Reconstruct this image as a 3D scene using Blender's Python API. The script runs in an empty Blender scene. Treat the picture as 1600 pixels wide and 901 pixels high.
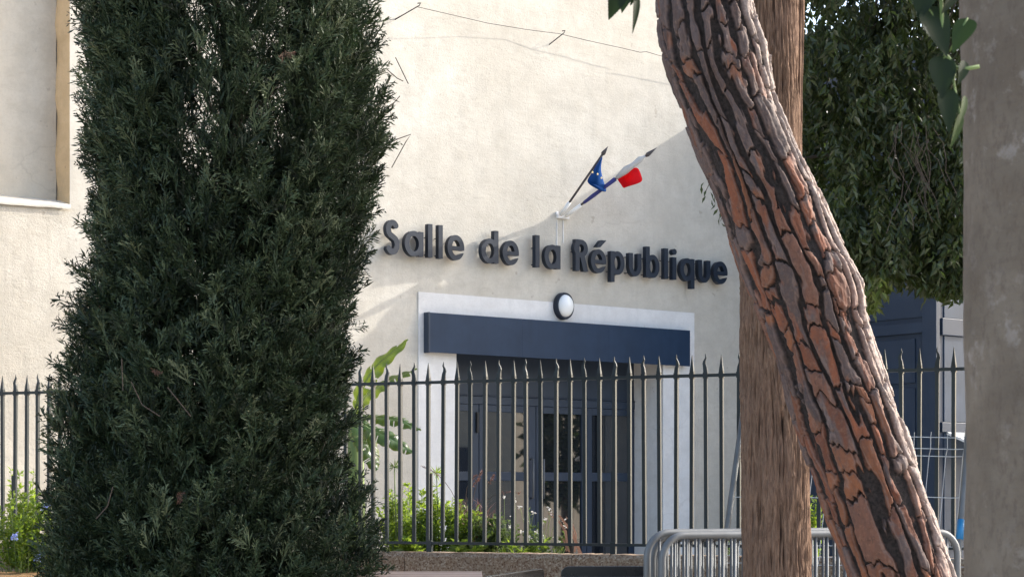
import bpy, math, random
import numpy as np
from mathutils import Vector, Matrix

rnd = random.Random(7)
R = np.random.default_rng(11)
SC = bpy.context.scene
COL = SC.collection

# ------------------------------------------------------------------ camera
EYE, F, HX, HY = 1.28, 3000.0, 800.0, 775.0      # eye height, focal length and horizon in photo pixels
cam_d = bpy.data.cameras.new('camera'); cam = bpy.data.objects.new('camera', cam_d); COL.objects.link(cam)
cam.location = (0, 0, EYE); cam.rotation_euler = (math.radians(90), 0, 0)
cam_d.sensor_width = 36.0; cam_d.lens = 36.0 * F / 1600.0
cam_d.shift_y = (HY - 450.5) / 1600.0
cam_d.clip_start = 0.1; cam_d.clip_end = 3000
cam_d.dof.use_dof = True; cam_d.dof.focus_distance = 14.0; cam_d.dof.aperture_fstop = 18.0
SC.camera = cam

# ------------------------------------------------------------------ sky, sun, exposure
SUN_EL = math.radians(30.0)
hx, hy = math.cos(math.radians(22)), math.sin(math.radians(22))
SUN_ROT = math.atan2(hx, hy)
sdir = Vector((math.sin(SUN_ROT) * math.cos(SUN_EL), math.cos(SUN_ROT) * math.cos(SUN_EL), math.sin(SUN_EL)))
w = bpy.data.worlds.new('World'); SC.world = w; w.use_nodes = True
wn = w.node_tree.nodes; wl_ = w.node_tree.links
sky = wn.new('ShaderNodeTexSky'); sky.sky_type = 'NISHITA'; sky.sun_disc = False
sky.sun_elevation = SUN_EL; sky.sun_rotation = SUN_ROT
sky.air_density = 1.0; sky.dust_density = 3.0; sky.ozone_density = 1.0
wl_.new(sky.outputs[0], wn['Background'].inputs[0]); wn['Background'].inputs[1].default_value = 0.15
sun_d = bpy.data.lights.new('sun', 'SUN'); sun = bpy.data.objects.new('sun', sun_d); COL.objects.link(sun)
sun_d.energy = 2.0; sun_d.angle = math.radians(0.5); sun_d.color = (1.0, 0.955, 0.89)
sun.rotation_euler = sdir.to_track_quat('Z', 'Y').to_euler(); sun.location = (20, 10, 20)
SC.view_settings.view_transform = 'Standard'; SC.view_settings.look = 'None'
SC.view_settings.exposure = 1.7; SC.view_settings.gamma = 1.0

# ------------------------------------------------------------------ helpers
def P(x, y, Y):
    return np.array([(x - HX) * Y / F, Y, EYE + (HY - y) * Y / F])

def tag(o, label=None, cat=None, group=None, kind=None):
    if label: o['label'] = label
    if cat: o['category'] = cat
    if group: o['group'] = group
    if kind: o['kind'] = kind
    return o

def thing(name, loc, label, cat, group=None):
    o = bpy.data.objects.new(name, None); COL.objects.link(o)
    o.location = tuple(float(v) for v in loc); o.empty_display_size = 0.1
    return tag(o, label, cat, group)

def base_of(parent):
    b = Vector((0, 0, 0))
    while parent is not None:
        b += parent.location; parent = parent.parent
    return np.array(b)

def np_mesh(name, V, Fc, smooth=False, attrs=None):
    """V (n,3); Fc (m,3) or (m,4) int array"""
    V = np.asarray(V, dtype=np.float32); Fc = np.asarray(Fc, dtype=np.int32)
    m = bpy.data.meshes.new(name); k = Fc.shape[1]
    m.vertices.add(len(V)); m.vertices.foreach_set('co', V.ravel())
    m.loops.add(Fc.size); m.loops.foreach_set('vertex_index', Fc.ravel())
    m.polygons.add(len(Fc)); m.polygons.foreach_set('loop_start', np.arange(0, Fc.size, k, dtype=np.int32))
    if smooth: m.polygons.foreach_set('use_smooth', np.ones(len(Fc), dtype=bool))
    for an, av in (attrs or {}).items():
        a = m.attributes.new(an, 'FLOAT', 'POINT'); a.data.foreach_set('value', np.asarray(av, dtype=np.float32))
    m.update(calc_edges=True); m.validate()
    return m

def link(name, mesh, mat=None, parent=None, loc=None):
    o = bpy.data.objects.new(name, mesh); COL.objects.link(o)
    if mat is not None and len(mesh.materials) == 0: mesh.materials.append(mat)
    if parent is not None: o.parent = parent
    if loc is not None: o.location = tuple(float(v) for v in loc)
    return o

class MB:
    """collects shapes in world coordinates and links them as one mesh"""
    def __init__(s): s.v = []; s.f = []
    def add(s, V, Fs):
        b = len(s.v); s.v += [tuple(map(float, p)) for p in V]; s.f += [tuple(i + b for i in f) for f in Fs]; return s
    def hexa(s, p):      # 8 corners: 4 bottom ccw, 4 top ccw
        return s.add(p, [(3, 2, 1, 0), (4, 5, 6, 7), (0, 1, 5, 4), (1, 2, 6, 5), (2, 3, 7, 6), (3, 0, 4, 7)])
    def box(s, c, hx, hy, hz, ax=(1, 0, 0), ay=(0, 1, 0), az=(0, 0, 1)):
        c, ax, ay, az = (np.array(q, float) for q in (c, ax, ay, az))
        p = [c + ax * a * hx + ay * b * hy + az * d * hz for d in (-1, 1) for a, b in ((-1, -1), (1, -1), (1, 1), (-1, 1))]
        return s.hexa(p)
    def tube(s, path, rad, n=8, caps=True):
        path = [np.array(p, float) for p in path]; m = len(path)
        if not hasattr(rad, '__len__'): rad = [rad] * m
        V = []; prev = None
        for i in range(m):
            t = path[min(i + 1, m - 1)] - path[max(i - 1, 0)]; t = t / (np.linalg.norm(t) + 1e-9)
            if prev is None:
                a = np.array([0, 0, 1.0]) if abs(t[2]) < 0.9 else np.array([1.0, 0, 0])
                x = np.cross(a, t)
            else: x = prev - t * prev.dot(t)
            x = x / (np.linalg.norm(x) + 1e-9); prev = x; y = np.cross(t, x)
            for k in range(n):
                q = 2 * math.pi * k / n; V.append(path[i] + rad[i] * (math.cos(q) * x + math.sin(q) * y))
        Fs = [(i * n + k, i * n + (k + 1) % n, (i + 1) * n + (k + 1) % n, (i + 1) * n + k) for i in range(m - 1) for k in range(n)]
        if caps: Fs += [tuple(range(n - 1, -1, -1)), tuple(range((m - 1) * n, m * n))]
        return s.add(V, Fs)
    def build(s, name, mat, parent=None, smooth=False, bevel=0.0):
        m = bpy.data.meshes.new(name); b = base_of(parent) if parent is not None else np.zeros(3)
        m.from_pydata([tuple(np.array(p) - b) for p in s.v], [], s.f)
        if smooth: m.polygons.foreach_set('use_smooth', [True] * len(m.polygons))
        m.update()
        o = link(name, m, mat, parent)
        if bevel:
            md = o.modifiers.new('bevel', 'BEVEL'); md.width = bevel; md.segments = 2; md.limit_method = 'ANGLE'
        return o

def hash3(ix, iy, iz, seed):
    h = (ix.astype(np.int64) * 374761393 + iy.astype(np.int64) * 668265263 + iz.astype(np.int64) * 2147483647 + seed * 1274126177) & 0xffffffff
    h = ((h ^ (h >> 13)) * 1274126177) & 0xffffffff
    h = ((h ^ (h >> 16)) * 2246822519) & 0xffffffff
    return ((h ^ (h >> 15)) & 0xffffff) / float(0xffffff)

def vnoise(p, seed=0):
    p = np.asarray(p, float); i = np.floor(p).astype(np.int64); f = p - i; f = f * f * (3 - 2 * f)
    out = 0
    for a in (0, 1):
        wa = f[..., 0] if a else 1 - f[..., 0]
        for b in (0, 1):
            wb = f[..., 1] if b else 1 - f[..., 1]
            for c in (0, 1):
                wc = f[..., 2] if c else 1 - f[..., 2]
                out = out + wa * wb * wc * hash3(i[..., 0] + a, i[..., 1] + b, i[..., 2] + c, seed)
    return out

def fbm(p, seed=0, oct=4):
    p = np.asarray(p, float); o = 0; a = 0.5; t = 0
    for k in range(oct):
        o = o + a * vnoise(p * 2 ** k, seed + k * 17); t += a; a *= 0.5
    return o / t

def sstep(a, b, x):
    t = np.clip((x - a) / (b - a), 0, 1); return t * t * (3 - 2 * t)

# ------------------------------------------------------------------ materials
class NT:
    def __init__(s, name):
        s.m = bpy.data.materials.new(name); s.m.use_nodes = True; s.t = s.m.node_tree; s.n = s.t.nodes; s.l = s.t.links
        s.b = s.n['Principled BSDF']; s.out = s.n['Material Output']
    def new(s, typ, **kw):
        n = s.n.new(typ)
        for k, v in kw.items(): setattr(n, k, v)
        return n
    def co(s, scale=(1, 1, 1), kind='Object'):
        c = s.new('ShaderNodeTexCoord'); mp = s.new('ShaderNodeMapping'); mp.inputs['Scale'].default_value = scale
        s.l.new(c.outputs[kind], mp.inputs['Vector']); return mp.outputs[0]
    def noise(s, vec, scale, detail=4, rough=0.55, dist=0.0):
        n = s.new('ShaderNodeTexNoise'); n.inputs['Scale'].default_value = scale; n.inputs['Detail'].default_value = detail
        n.inputs['Roughness'].default_value = rough; n.inputs['Distortion'].default_value = dist
        s.l.new(vec, n.inputs['Vector']); return n.outputs['Fac']
    def voro(s, vec, scale, feature='F1', out='Distance'):
        n = s.new('ShaderNodeTexVoronoi', feature=feature); n.inputs['Scale'].default_value = scale
        s.l.new(vec, n.inputs['Vector']); return n.outputs[out]
    def attr(s, name):
        n = s.new('ShaderNodeAttribute'); n.attribute_name = name; return n.outputs['Fac']
    def ramp(s, fac, stops):
        n = s.new('ShaderNodeValToRGB'); e = n.color_ramp.elements
        while len(e) < len(stops): e.new(0.5)
        for i, (p, c) in enumerate(stops):
            e[i].position = p; e[i].color = (*c, 1) if len(c) == 3 else c
        s.l.new(fac, n.inputs[0]); return n.outputs[0]
    def g(s, fac, a, b):   # grey ramp 0..1 between a and b
        return s.ramp(fac, [(a, (0, 0, 0)), (b, (1, 1, 1))])
    def mix(s, fac, a, b, mode='MIX'):
        n = s.new('ShaderNodeMix', data_type='RGBA', blend_type=mode)
        for sock, v in ((n.inputs[0], fac), (n.inputs[6], a), (n.inputs[7], b)):
            if isinstance(v, (int, float)): sock.default_value = v
            elif isinstance(v, tuple): sock.default_value = (*v, 1)
            else: s.l.new(v, sock)
        return n.outputs[2]
    def math(s, op, a, b=0.5):
        n = s.new('ShaderNodeMath', operation=op)
        for i, v in enumerate((a, b)):
            if isinstance(v, (int, float)): n.inputs[i].default_value = v
            else: s.l.new(v, n.inputs[i])
        return n.outputs[0]
    def col(s, v):
        if isinstance(v, tuple): s.b.inputs['Base Color'].default_value = (*v, 1)
        else: s.l.new(v, s.b.inputs['Base Color'])
        return s
    def set(s, rough=None, metal=None, spec=None, ior=None, coat=None):
        for k, v in (('Roughness', rough), ('Metallic', metal), ('Specular IOR Level', spec), ('IOR', ior), ('Coat Weight', coat)):
            if v is None: continue
            if isinstance(v, (int, float)): s.b.inputs[k].default_value = v
            else: s.l.new(v, s.b.inputs[k])
        return s
    def bump(s, h, strength=0.5, dist=0.01, prev=None):
        n = s.new('ShaderNodeBump'); n.inputs['Strength'].default_value = strength; n.inputs['Distance'].default_value = dist
        s.l.new(h, n.inputs['Height'])
        if prev is not None: s.l.new(prev, n.inputs['Normal'])
        s.l.new(n.outputs[0], s.b.inputs['Normal']); return n.outputs[0]
    def leaf(s, col, trans_col, fac=0.35):
        """diffuse/glossy front with light passing through"""
        tr = s.new('ShaderNodeBsdfTranslucent'); mx = s.new('ShaderNodeMixShader'); mx.inputs[0].default_value = fac
        s.col(col)
        if isinstance(trans_col, tuple): tr.inputs[0].default_value = (*trans_col, 1)
        else: s.l.new(trans_col, tr.inputs[0])
        s.l.new(s.b.outputs[0], mx.inputs[1]); s.l.new(tr.outputs[0], mx.inputs[2]); s.l.new(mx.outputs[0], s.out.inputs[0]); return s

MAT = {}
def stucco(name, c1, c2, fine=1.0, streak=0.0):
    t = NT(name); v = t.co()
    big = t.noise(v, 0.55, 5, 0.6); mid = t.noise(v, 4.0, 7, 0.7); fi = t.noise(v, 48, 5, 0.75)
    tro = t.noise(t.co((2.0, 2.0, 6.0)), 2.2, 7, 0.7, 0.6)
    c = t.mix(t.g(big, 0.35, 0.68), c1, c2)
    c = t.mix(t.math('MULTIPLY', t.g(mid, 0.42, 0.66), 0.6), c, tuple(q * 0.84 for q in c1))
    c = t.mix(t.math('MULTIPLY', t.g(tro, 0.5, 0.75), 0.35), c, (c1[0] * .82, c1[1] * .79, c1[2] * .74))
    vs = t.co((3.2, 3.2, 0.14)); st = t.noise(vs, 3.0, 6, 0.65)
    c = t.mix(t.math('MULTIPLY', t.g(st, 0.5, 0.75), 0.2 + streak), c, tuple(q * 0.72 for q in c1))
    c = t.mix(t.math('MULTIPLY', t.g(fi, 0.5, 0.72), 0.28), c, tuple(q * 0.66 for q in c1))
    pit = t.noise(v, 9.0, 2, 0.4)
    c = t.mix(t.math('MULTIPLY', t.g(pit, 0.74, 0.77), 0.35), c, (0.25, 0.2, 0.15))
    nz = t.new('ShaderNodeTexNoise'); nz.inputs['Scale'].default_value = 2.5; nz.inputs['Detail'].default_value = 6; t.l.new(v, nz.inputs['Vector'])
    wv = t.new('ShaderNodeVectorMath', operation='MULTIPLY_ADD'); wv.inputs[1].default_value = (0.5, 0.5, 0.5)
    t.l.new(nz.outputs['Color'], wv.inputs[0]); t.l.new(v, wv.inputs[2])
    ck = t.ramp(t.voro(wv.outputs[0], 0.45, 'DISTANCE_TO_EDGE'), [(0.0, (1, 1, 1)), (0.006, (0, 0, 0))])
    c = t.mix(t.math('MULTIPLY', t.math('MULTIPLY', ck, t.g(t.noise(v, 0.8, 2), 0.5, 0.6)), 0.16), c, (0.22, 0.18, 0.14))
    t.col(c).set(rough=0.93, spec=0.2)
    a = t.bump(t.noise(v, 1.6, 4, 0.5), 0.3 * fine, 0.04)
    b = t.bump(t.math('ADD', mid, tro), 0.3 * fine, 0.016, a)
    t.bump(fi, 0.6 * fine, 0.007, b)
    return t.m
MAT['wall'] = stucco('cream_stucco', (0.53, 0.492, 0.42), (0.64, 0.608, 0.535), 1.0)
MAT['roughwall'] = stucco('rough_cream_stucco', (0.53, 0.485, 0.405), (0.63, 0.59, 0.51), 1.5, 0.3)
MAT['niche'] = stucco('niche_stucco', (0.60, 0.53, 0.425), (0.66, 0.6, 0.5), 0.6)
MAT['ochre'] = stucco('ochre_stucco', (0.54, 0.40, 0.24), (0.60, 0.46, 0.29), 0.5)
MAT['whitewall'] = stucco('white_painted_stucco', (0.70, 0.69, 0.67), (0.76, 0.75, 0.73), 0.25)

def paint(name, c, rough=0.45, var=0.25, spec=0.5, bumpy=0.15, metal=0.0):
    t = NT(name); v = t.co(); n = t.noise(v, 3.0, 6, 0.65); n2 = t.noise(t.co((6, 6, 0.5)), 2.5, 4)
    cc = t.mix(t.math('MULTIPLY', t.g(n, 0.35, 0.7), var), c, tuple(min(1, q * 1.7 + 0.01) for q in c))
    cc = t.mix(t.math('MULTIPLY', t.g(n2, 0.5, 0.8), var * 0.8), cc, tuple(q * 0.6 for q in c))
    t.col(cc).set(rough=rough, spec=spec, metal=metal)
    t.bump(t.noise(v, 120, 3), bumpy, 0.002); return t.m
MAT['navy'] = paint('navy_metal_paint', (0.019, 0.032, 0.055), 0.45, 0.25, 0.4)
MAT['fascia'] = paint('navy_fascia_paint', (0.006, 0.022, 0.052), 0.55, 0.35, 0.3)
MAT['letter'] = paint('slate_letter_paint', (0.010, 0.017, 0.030), 0.5, 0.2, 0.35)
MAT['iron'] = paint('dark_green_grey_iron', (0.020, 0.027, 0.029), 0.45, 0.3, 0.35)
MAT['shed'] = paint('blue_grey_cladding', (0.020, 0.034, 0.060), 0.45, 0.2, 0.4)
MAT['shedlight'] = paint('light_blue_grey_panel', (0.03, 0.048, 0.078), 0.4, 0.4, 0.3)
MAT['galva'] = paint('galvanised_steel', (0.125, 0.13, 0.132), 0.6, 0.6, metal=0.35)
MAT['wire'] = paint('galvanised_wire', (0.42, 0.44, 0.46), 0.4, 0.2, metal=0.5)
MAT['darkwire'] = paint('dark_cable', (0.03, 0.03, 0.03), 0.7, 0.1)
MAT['blueplastic'] = paint('blue_tape', (0.02, 0.2, 0.42), 0.5, 0.1)
MAT['whitepaint'] = paint('white_paint', (0.74, 0.74, 0.72), 0.5, 0.08)
MAT['black'] = paint('black_gloss_board', (0.012, 0.011, 0.012), 0.22, 0.4, bumpy=0.3)
MAT['pole'] = paint('dark_pole', (0.05, 0.045, 0.05), 0.5, 0.2)
MAT['bluewrap'] = paint('navy_cloth', (0.03, 0.035, 0.16), 0.8, 0.1)

def glass(name):
    t = NT(name); v = t.co()
    t.col((0.012, 0.014, 0.017)).set(rough=0.02, ior=2.1)
    t.bump(t.noise(v, 0.9, 2), 0.05, 0.01); return t.m
MAT['glass'] = glass('dark_door_glass')
t = NT('lamp_diffuser'); t.col((0.78, 0.79, 0.77)).set(rough=0.18); MAT['diffuser'] = t.m

def aggregate():
    t = NT('exposed_aggregate'); v = t.co(); vd = t.new('ShaderNodeTexVoronoi'); vd.inputs['Scale'].default_value = 85
    nz = t.new('ShaderNodeTexNoise'); nz.inputs['Scale'].default_value = 30; t.l.new(v, nz.inputs['Vector'])
    wv = t.new('ShaderNodeVectorMath', operation='MULTIPLY_ADD'); wv.inputs[1].default_value = (0.02, 0.02, 0.02)
    t.l.new(nz.outputs['Color'], wv.inputs[0]); t.l.new(v, wv.inputs[2]); t.l.new(wv.outputs[0], vd.inputs['Vector'])
    sep = t.new('ShaderNodeSeparateColor'); t.l.new(vd.outputs['Color'], sep.inputs[0])
    c = t.ramp(sep.outputs[0], [(0.0, (0.11, 0.062, 0.038)), (0.3, (0.17, 0.105, 0.068)), (0.55, (0.23, 0.16, 0.105)), (0.8, (0.32, 0.25, 0.18)), (1.0, (0.42, 0.36, 0.28))])
    c = t.mix(t.g(vd.outputs['Distance'], 0.45, 0.75), c, (0.27, 0.21, 0.15))
    c = t.mix(t.math('MULTIPLY', t.g(t.noise(v, 2.2, 5), 0.45, 0.7), 0.4), c, (0.2, 0.15, 0.11))
    t.col(c).set(rough=0.9, spec=0.2)
    a = t.bump(vd.outputs['Distance'], -0.6, 0.012); t.bump(t.noise(v, 14, 4), 0.4, 0.01, a); return t.m
MAT['aggregate'] = aggregate()

def soil(name, c1, c2, sc=6):
    t = NT(name); v = t.co(); n = t.noise(v, sc, 8, 0.7); c = t.mix(t.g(n, 0.35, 0.65), c1, c2)
    c = t.mix(t.math('MULTIPLY', t.g(t.voro(v, sc * 14), 0.1, 0.5), 0.3), c, tuple(q * 0.6 for q in c1))
    t.col(c).set(rough=0.95, spec=0.1); t.bump(n, 0.6, 0.04); return t.m
MAT['ground'] = soil('pale_gravel_ground', (0.42, 0.385, 0.34), (0.52, 0.48, 0.43), 1.5)
MAT['soil'] = soil('ochre_soil', (0.36, 0.21, 0.10), (0.48, 0.30, 0.15))
MAT['bedsoil'] = soil('dark_bed_soil', (0.09, 0.06, 0.04), (0.14, 0.10, 0.07))

def wood():
    t = NT('weathered_planks'); v = t.co((1.5, 20, 20)); n = t.noise(v, 3, 6, 0.6)
    t.col(t.mix(t.g(n, 0.3, 0.7), (0.30, 0.20, 0.155), (0.44, 0.33, 0.27))).set(rough=0.55); t.bump(n, 0.3, 0.004); return t.m
MAT['wood'] = wood()

def pine_bark():
    t = NT('pine_bark'); v = t.co()
    pid = t.attr('plate'); edge = t.attr('edge'); lay = t.attr('layer'); crk = t.attr('crack')
    fi = t.noise(v, 75, 5, 0.7); md = t.noise(t.co((18, 18, 6)), 1.6, 6, 0.7)
    orange = t.ramp(pid, [(0.0, (0.15, 0.050, 0.026)), (0.35, (0.21, 0.070, 0.034)), (0.6, (0.135, 0.055, 0.034)), (0.85, (0.235, 0.086, 0.038)), (1.0, (0.165, 0.076, 0.050))])
    grey = t.ramp(pid, [(0.0, (0.075, 0.055, 0.051)), (0.5, (0.115, 0.086, 0.08)), (1.0, (0.06, 0.047, 0.046))])
    c = t.mix(t.g(t.math('ADD', lay, t.math('MULTIPLY', t.math('SUBTRACT', md, 0.5), 0.5)), 0.44, 0.60), orange, grey)
    c = t.mix(t.math('MULTIPLY', t.g(md, 0.42, 0.66), 0.6), c, (0.085, 0.05, 0.04))
    c = t.mix(t.math('MULTIPLY', t.g(fi, 0.5, 0.7), 0.4), c, (0.24, 0.14, 0.095))
    c = t.mix(t.math('MULTIPLY', t.ramp(crk, [(0.0, (1, 1, 1)), (0.07, (0, 0, 0))]), 0.6), c, (0.055, 0.034, 0.028))
    fc = t.mix(t.g(fi, 0.35, 0.65), (0.010, 0.008, 0.007), (0.042, 0.031, 0.027))
    c = t.mix(t.math('MULTIPLY', t.attr('painted_sun'), 0.85), c, t.mix(t.g(fi, 0.35, 0.65), (0.26, 0.2, 0.17), (0.5, 0.43, 0.38)))  # sunlit right edge of the trunk, painted in as pale bark
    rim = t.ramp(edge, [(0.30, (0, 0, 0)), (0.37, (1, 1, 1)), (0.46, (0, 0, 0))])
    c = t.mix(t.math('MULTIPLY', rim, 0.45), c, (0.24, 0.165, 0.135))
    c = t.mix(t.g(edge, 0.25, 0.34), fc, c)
    t.col(c).set(rough=0.8, spec=0.25)
    a = t.bump(md, 0.45, 0.006); t.bump(fi, 0.6, 0.004, a); return t.m
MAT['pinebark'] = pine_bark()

def fibre_bark():
    t = NT('fibrous_cypress_bark'); h = t.attr('ridge'); v = t.co((52, 52, 6.0)); n = t.noise(v, 1.7, 10, 0.82, 1.0)
    v2 = t.co(); b = t.noise(v2, 3.5, 4)
    c = t.mix(t.g(n, 0.38, 0.62), (0.075, 0.042, 0.028), (0.27, 0.172, 0.115))
    c = t.mix(t.math('MULTIPLY', t.g(b, 0.45, 0.7), 0.4), c, (0.17, 0.108, 0.082))
    c = t.mix(t.g(h, 0.25, 0.6), (0.04, 0.025, 0.019), c)
    t.col(c).set(rough=0.9, spec=0.15); a = t.bump(n, 0.7, 0.008); t.bump(t.noise(t.co((120, 120, 9)), 1.5, 4), 0.4, 0.003, a); return t.m
MAT['fibrebark'] = fibre_bark()

def smooth_bark():
    t = NT('smooth_grey_bark'); v = t.co(); n = t.noise(v, 5, 6, 0.65); hz = t.noise(t.co((9, 9, 60)), 1.6, 6, 0.65)
    c = t.mix(t.g(n, 0.35, 0.7), (0.118, 0.090, 0.064), (0.185, 0.148, 0.110))
    c = t.mix(t.math('MULTIPLY', t.g(hz, 0.5, 0.66), 0.18), c, (0.085, 0.064, 0.05))
    sp_ = t.noise(t.co((1, 1, .45)), 60, 6, 0.8); c = t.mix(t.math('MULTIPLY', t.g(sp_, 0.5, 0.62), 0.5), c, (0.09, 0.066, 0.05))
    li = t.noise(v, 14, 6, 0.75); msk = t.math('MULTIPLY', t.g(li, 0.54, 0.64), t.g(t.noise(v, 3.0, 3), 0.46, 0.6))
    c = t.mix(t.math('MULTIPLY', msk, 0.35), c, (0.40, 0.355, 0.32))
    t.col(c).set(rough=0.75, spec=0.25); a = t.bump(hz, 0.2, 0.004); t.bump(t.noise(v, 90, 6, 0.75), 0.6, 0.004, a); return t.m
MAT['smoothbark'] = smooth_bark()

def leafmat(name, stops, tr, fac=0.3, rough=0.5, spec=0.35):
    t = NT(name); c = t.ramp(t.attr('tint'), stops); t.set(rough=rough, spec=spec); t.leaf(c, tr, fac); return t.m
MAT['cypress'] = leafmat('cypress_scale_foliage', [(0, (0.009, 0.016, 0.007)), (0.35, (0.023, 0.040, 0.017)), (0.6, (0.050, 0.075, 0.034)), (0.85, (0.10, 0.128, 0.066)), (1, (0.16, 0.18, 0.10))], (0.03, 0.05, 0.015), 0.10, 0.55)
MAT['droop'] = leafmat('drooping_leaves', [(0, (0.016, 0.023, 0.008)), (0.6, (0.052, 0.068, 0.023)), (0.93, (0.115, 0.135, 0.048)), (1, (0.16, 0.2, 0.04))], (0.10, 0.16, 0.03), 0.3, 0.38, 0.5)
MAT['nearleaf'] = leafmat('hackberry_leaf', [(0, (0.008, 0.015, 0.006)), (0.5, (0.014, 0.026, 0.010)), (1, (0.05, 0.08, 0.02))], (0.03, 0.055, 0.008), 0.18, 0.6, 0.2)
MAT['shrub'] = leafmat('bed_leaves', [(0, (0.05, 0.10, 0.02)), (0.5, (0.11, 0.19, 0.03)), (0.85, (0.20, 0.29, 0.06)), (1, (0.30, 0.34, 0.15))], (0.36, 0.50, 0.05), 0.45, 0.4, 0.4)
MAT['shrubdark'] = leafmat('dull_bed_leaves', [(0, (0.035, 0.06, 0.025)), (0.6, (0.07, 0.11, 0.045)), (1, (0.15, 0.19, 0.09))], (0.16, 0.24, 0.05), 0.35, 0.45)
MAT['purple'] = leafmat('purple_grass', [(0, (0.06, 0.025, 0.025)), (0.6, (0.16, 0.07, 0.06)), (1, (0.34, 0.2, 0.16))], (0.22, 0.1, 0.07), 0.3, 0.5)
MAT['pinkstrap'] = leafmat('bronze_strap_leaf', [(0, (0.14, 0.08, 0.07)), (1, (0.30, 0.2, 0.17))], (0.2, 0.12, 0.09), 0.25, 0.4)
MAT['petalwhite'] = leafmat('white_petal', [(0, (0.7, 0.68, 0.66)), (1, (0.8, 0.8, 0.8))], (0.7, 0.7, 0.7), 0.3)
MAT['petalblue'] = leafmat('pale_blue_petal', [(0, (0.28, 0.36, 0.72)), (1, (0.45, 0.52, 0.8))], (0.3, 0.4, 0.8), 0.3)
def banana_mat():
    t = NT('banana_leaf'); v = t.attr('vein'); st = t.math('SINE', t.math('MULTIPLY', v, 300.0), 0)
    c = t.mix(t.g(st, 0.2, 0.9), (0.02, 0.06, 0.014), (0.035, 0.09, 0.02))
    c = t.mix(t.g(t.attr('rim'), 0.9, 1.0), c, (0.25, 0.2, 0.06))
    t.set(rough=0.35, spec=0.5); t.leaf(c, (0.20, 0.28, 0.015), 0.28); return t.m
MAT['banana'] = banana_mat()
t = NT('brown_twig'); t.col((0.075, 0.055, 0.042)).set(rough=0.9); MAT['twig'] = t.m
t = NT('green_stem'); t.col((0.14, 0.2, 0.06)).set(rough=0.7); MAT['stem'] = t.m
t = NT('dead_leaf'); t.col((0.10, 0.045, 0.028)).set(rough=0.8); MAT['dead'] = t.m
def cloth(name, c, tr=0.35):
    t = NT(name); n = t.noise(t.co(), 300, 2); t.set(rough=0.8, spec=0.2); t.bump(n, 0.1, 0.001); t.leaf(c, c, tr); return t.m
MAT['euflag'] = cloth('blue_flag_cloth', (0.010, 0.075, 0.28)); MAT['frred'] = cloth('red_flag_cloth', (0.72, 0.012, 0.02))
MAT['frwhite'] = cloth('white_flag_cloth', (0.62, 0.62, 0.62)); MAT['star'] = cloth('yellow_star', (0.7, 0.6, 0.3), 0.1)

# ------------------------------------------------------------------ wall and fence frames of reference
U = np.array([0.8, 0.6, 0.0]); N = np.array([0.6, -0.8, 0.0]); WO = np.array([0.504, 21.6, 0.0]); ZU = np.array([0, 0, 1.0])
def W(s, z, d=0.0): return WO + U * s + N * d + ZU * z
def wpx(x, y, d=0.0):
    a = (x - HX) / F
    s = (WO[0] + .6 * d - a * WO[1] + .8 * a * d) / (.6 * a - .8)
    Y = WO[1] + .6 * s - .8 * d
    return s, EYE + (HY - y) / F * Y
def wbox(mb, s0, s1, z0, z1, d0, d1):
    return mb.hexa([W(s0, z0, d1), W(s1, z0, d1), W(s1, z0, d0), W(s0, z0, d0), W(s0, z1, d1), W(s1, z1, d1), W(s1, z1, d0), W(s0, z1, d0)])
FU = np.array([0.921, -0.389, 0.0]); FN = np.array([-0.389, -0.921, 0.0]); FO = np.array([0.0, 14.0, 0.0])
def FP(t, z, d=0.0): return FO + FU * t + FN * d + ZU * z
def ft(x):
    a = (x - HX) / F; return a * 14.0 / (0.921 + 0.389 * a)

# ------------------------------------------------------------------ ground
mb = MB(); n = 24
gv = [(-400 + 800 * i / n, -400 + 800 * j / n, 0) for j in range(n + 1) for i in range(n + 1)]
gf = [(j * (n + 1) + i, j * (n + 1) + i + 1, (j + 1) * (n + 1) + i + 1, (j + 1) * (n + 1) + i) for j in range(n) for i in range(n)]
tag(mb.add(gv, gf).build('ground', MAT['ground']), kind='structure')

# soil bank on the left, in front of the fence
nx, ny = 60, 30; xs = np.linspace(-8.5, -0.9, nx); ts = np.linspace(0, 1, ny); V = []
for j, tt in enumerate(ts):
    for i, x in enumerate(xs):
        tf = x / 0.921; yb = 14.0 - 0.389 * tf - 0.06; y = 9.6 + (yb - 9.6) * tt
        z = 0.70 * float(sstep(0.0, 0.75, tt)) * float(sstep(-0.9, -2.2, x)) - 0.02
        V.append((x, y, z))
V = np.array(V); V[:, 2] += (fbm(V * 3.0, 3) - 0.5) * 0.09 * (V[:, 2] > 0)
Q = np.array([(j * nx + i, j * nx + i + 1, (j + 1) * nx + i + 1, (j + 1) * nx + i) for j in range(ny - 1) for i in range(nx - 1)])
tag(link('soil_bank', np_mesh('soil_bank', V, Q, True), MAT['soil']), kind='structure')

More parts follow.
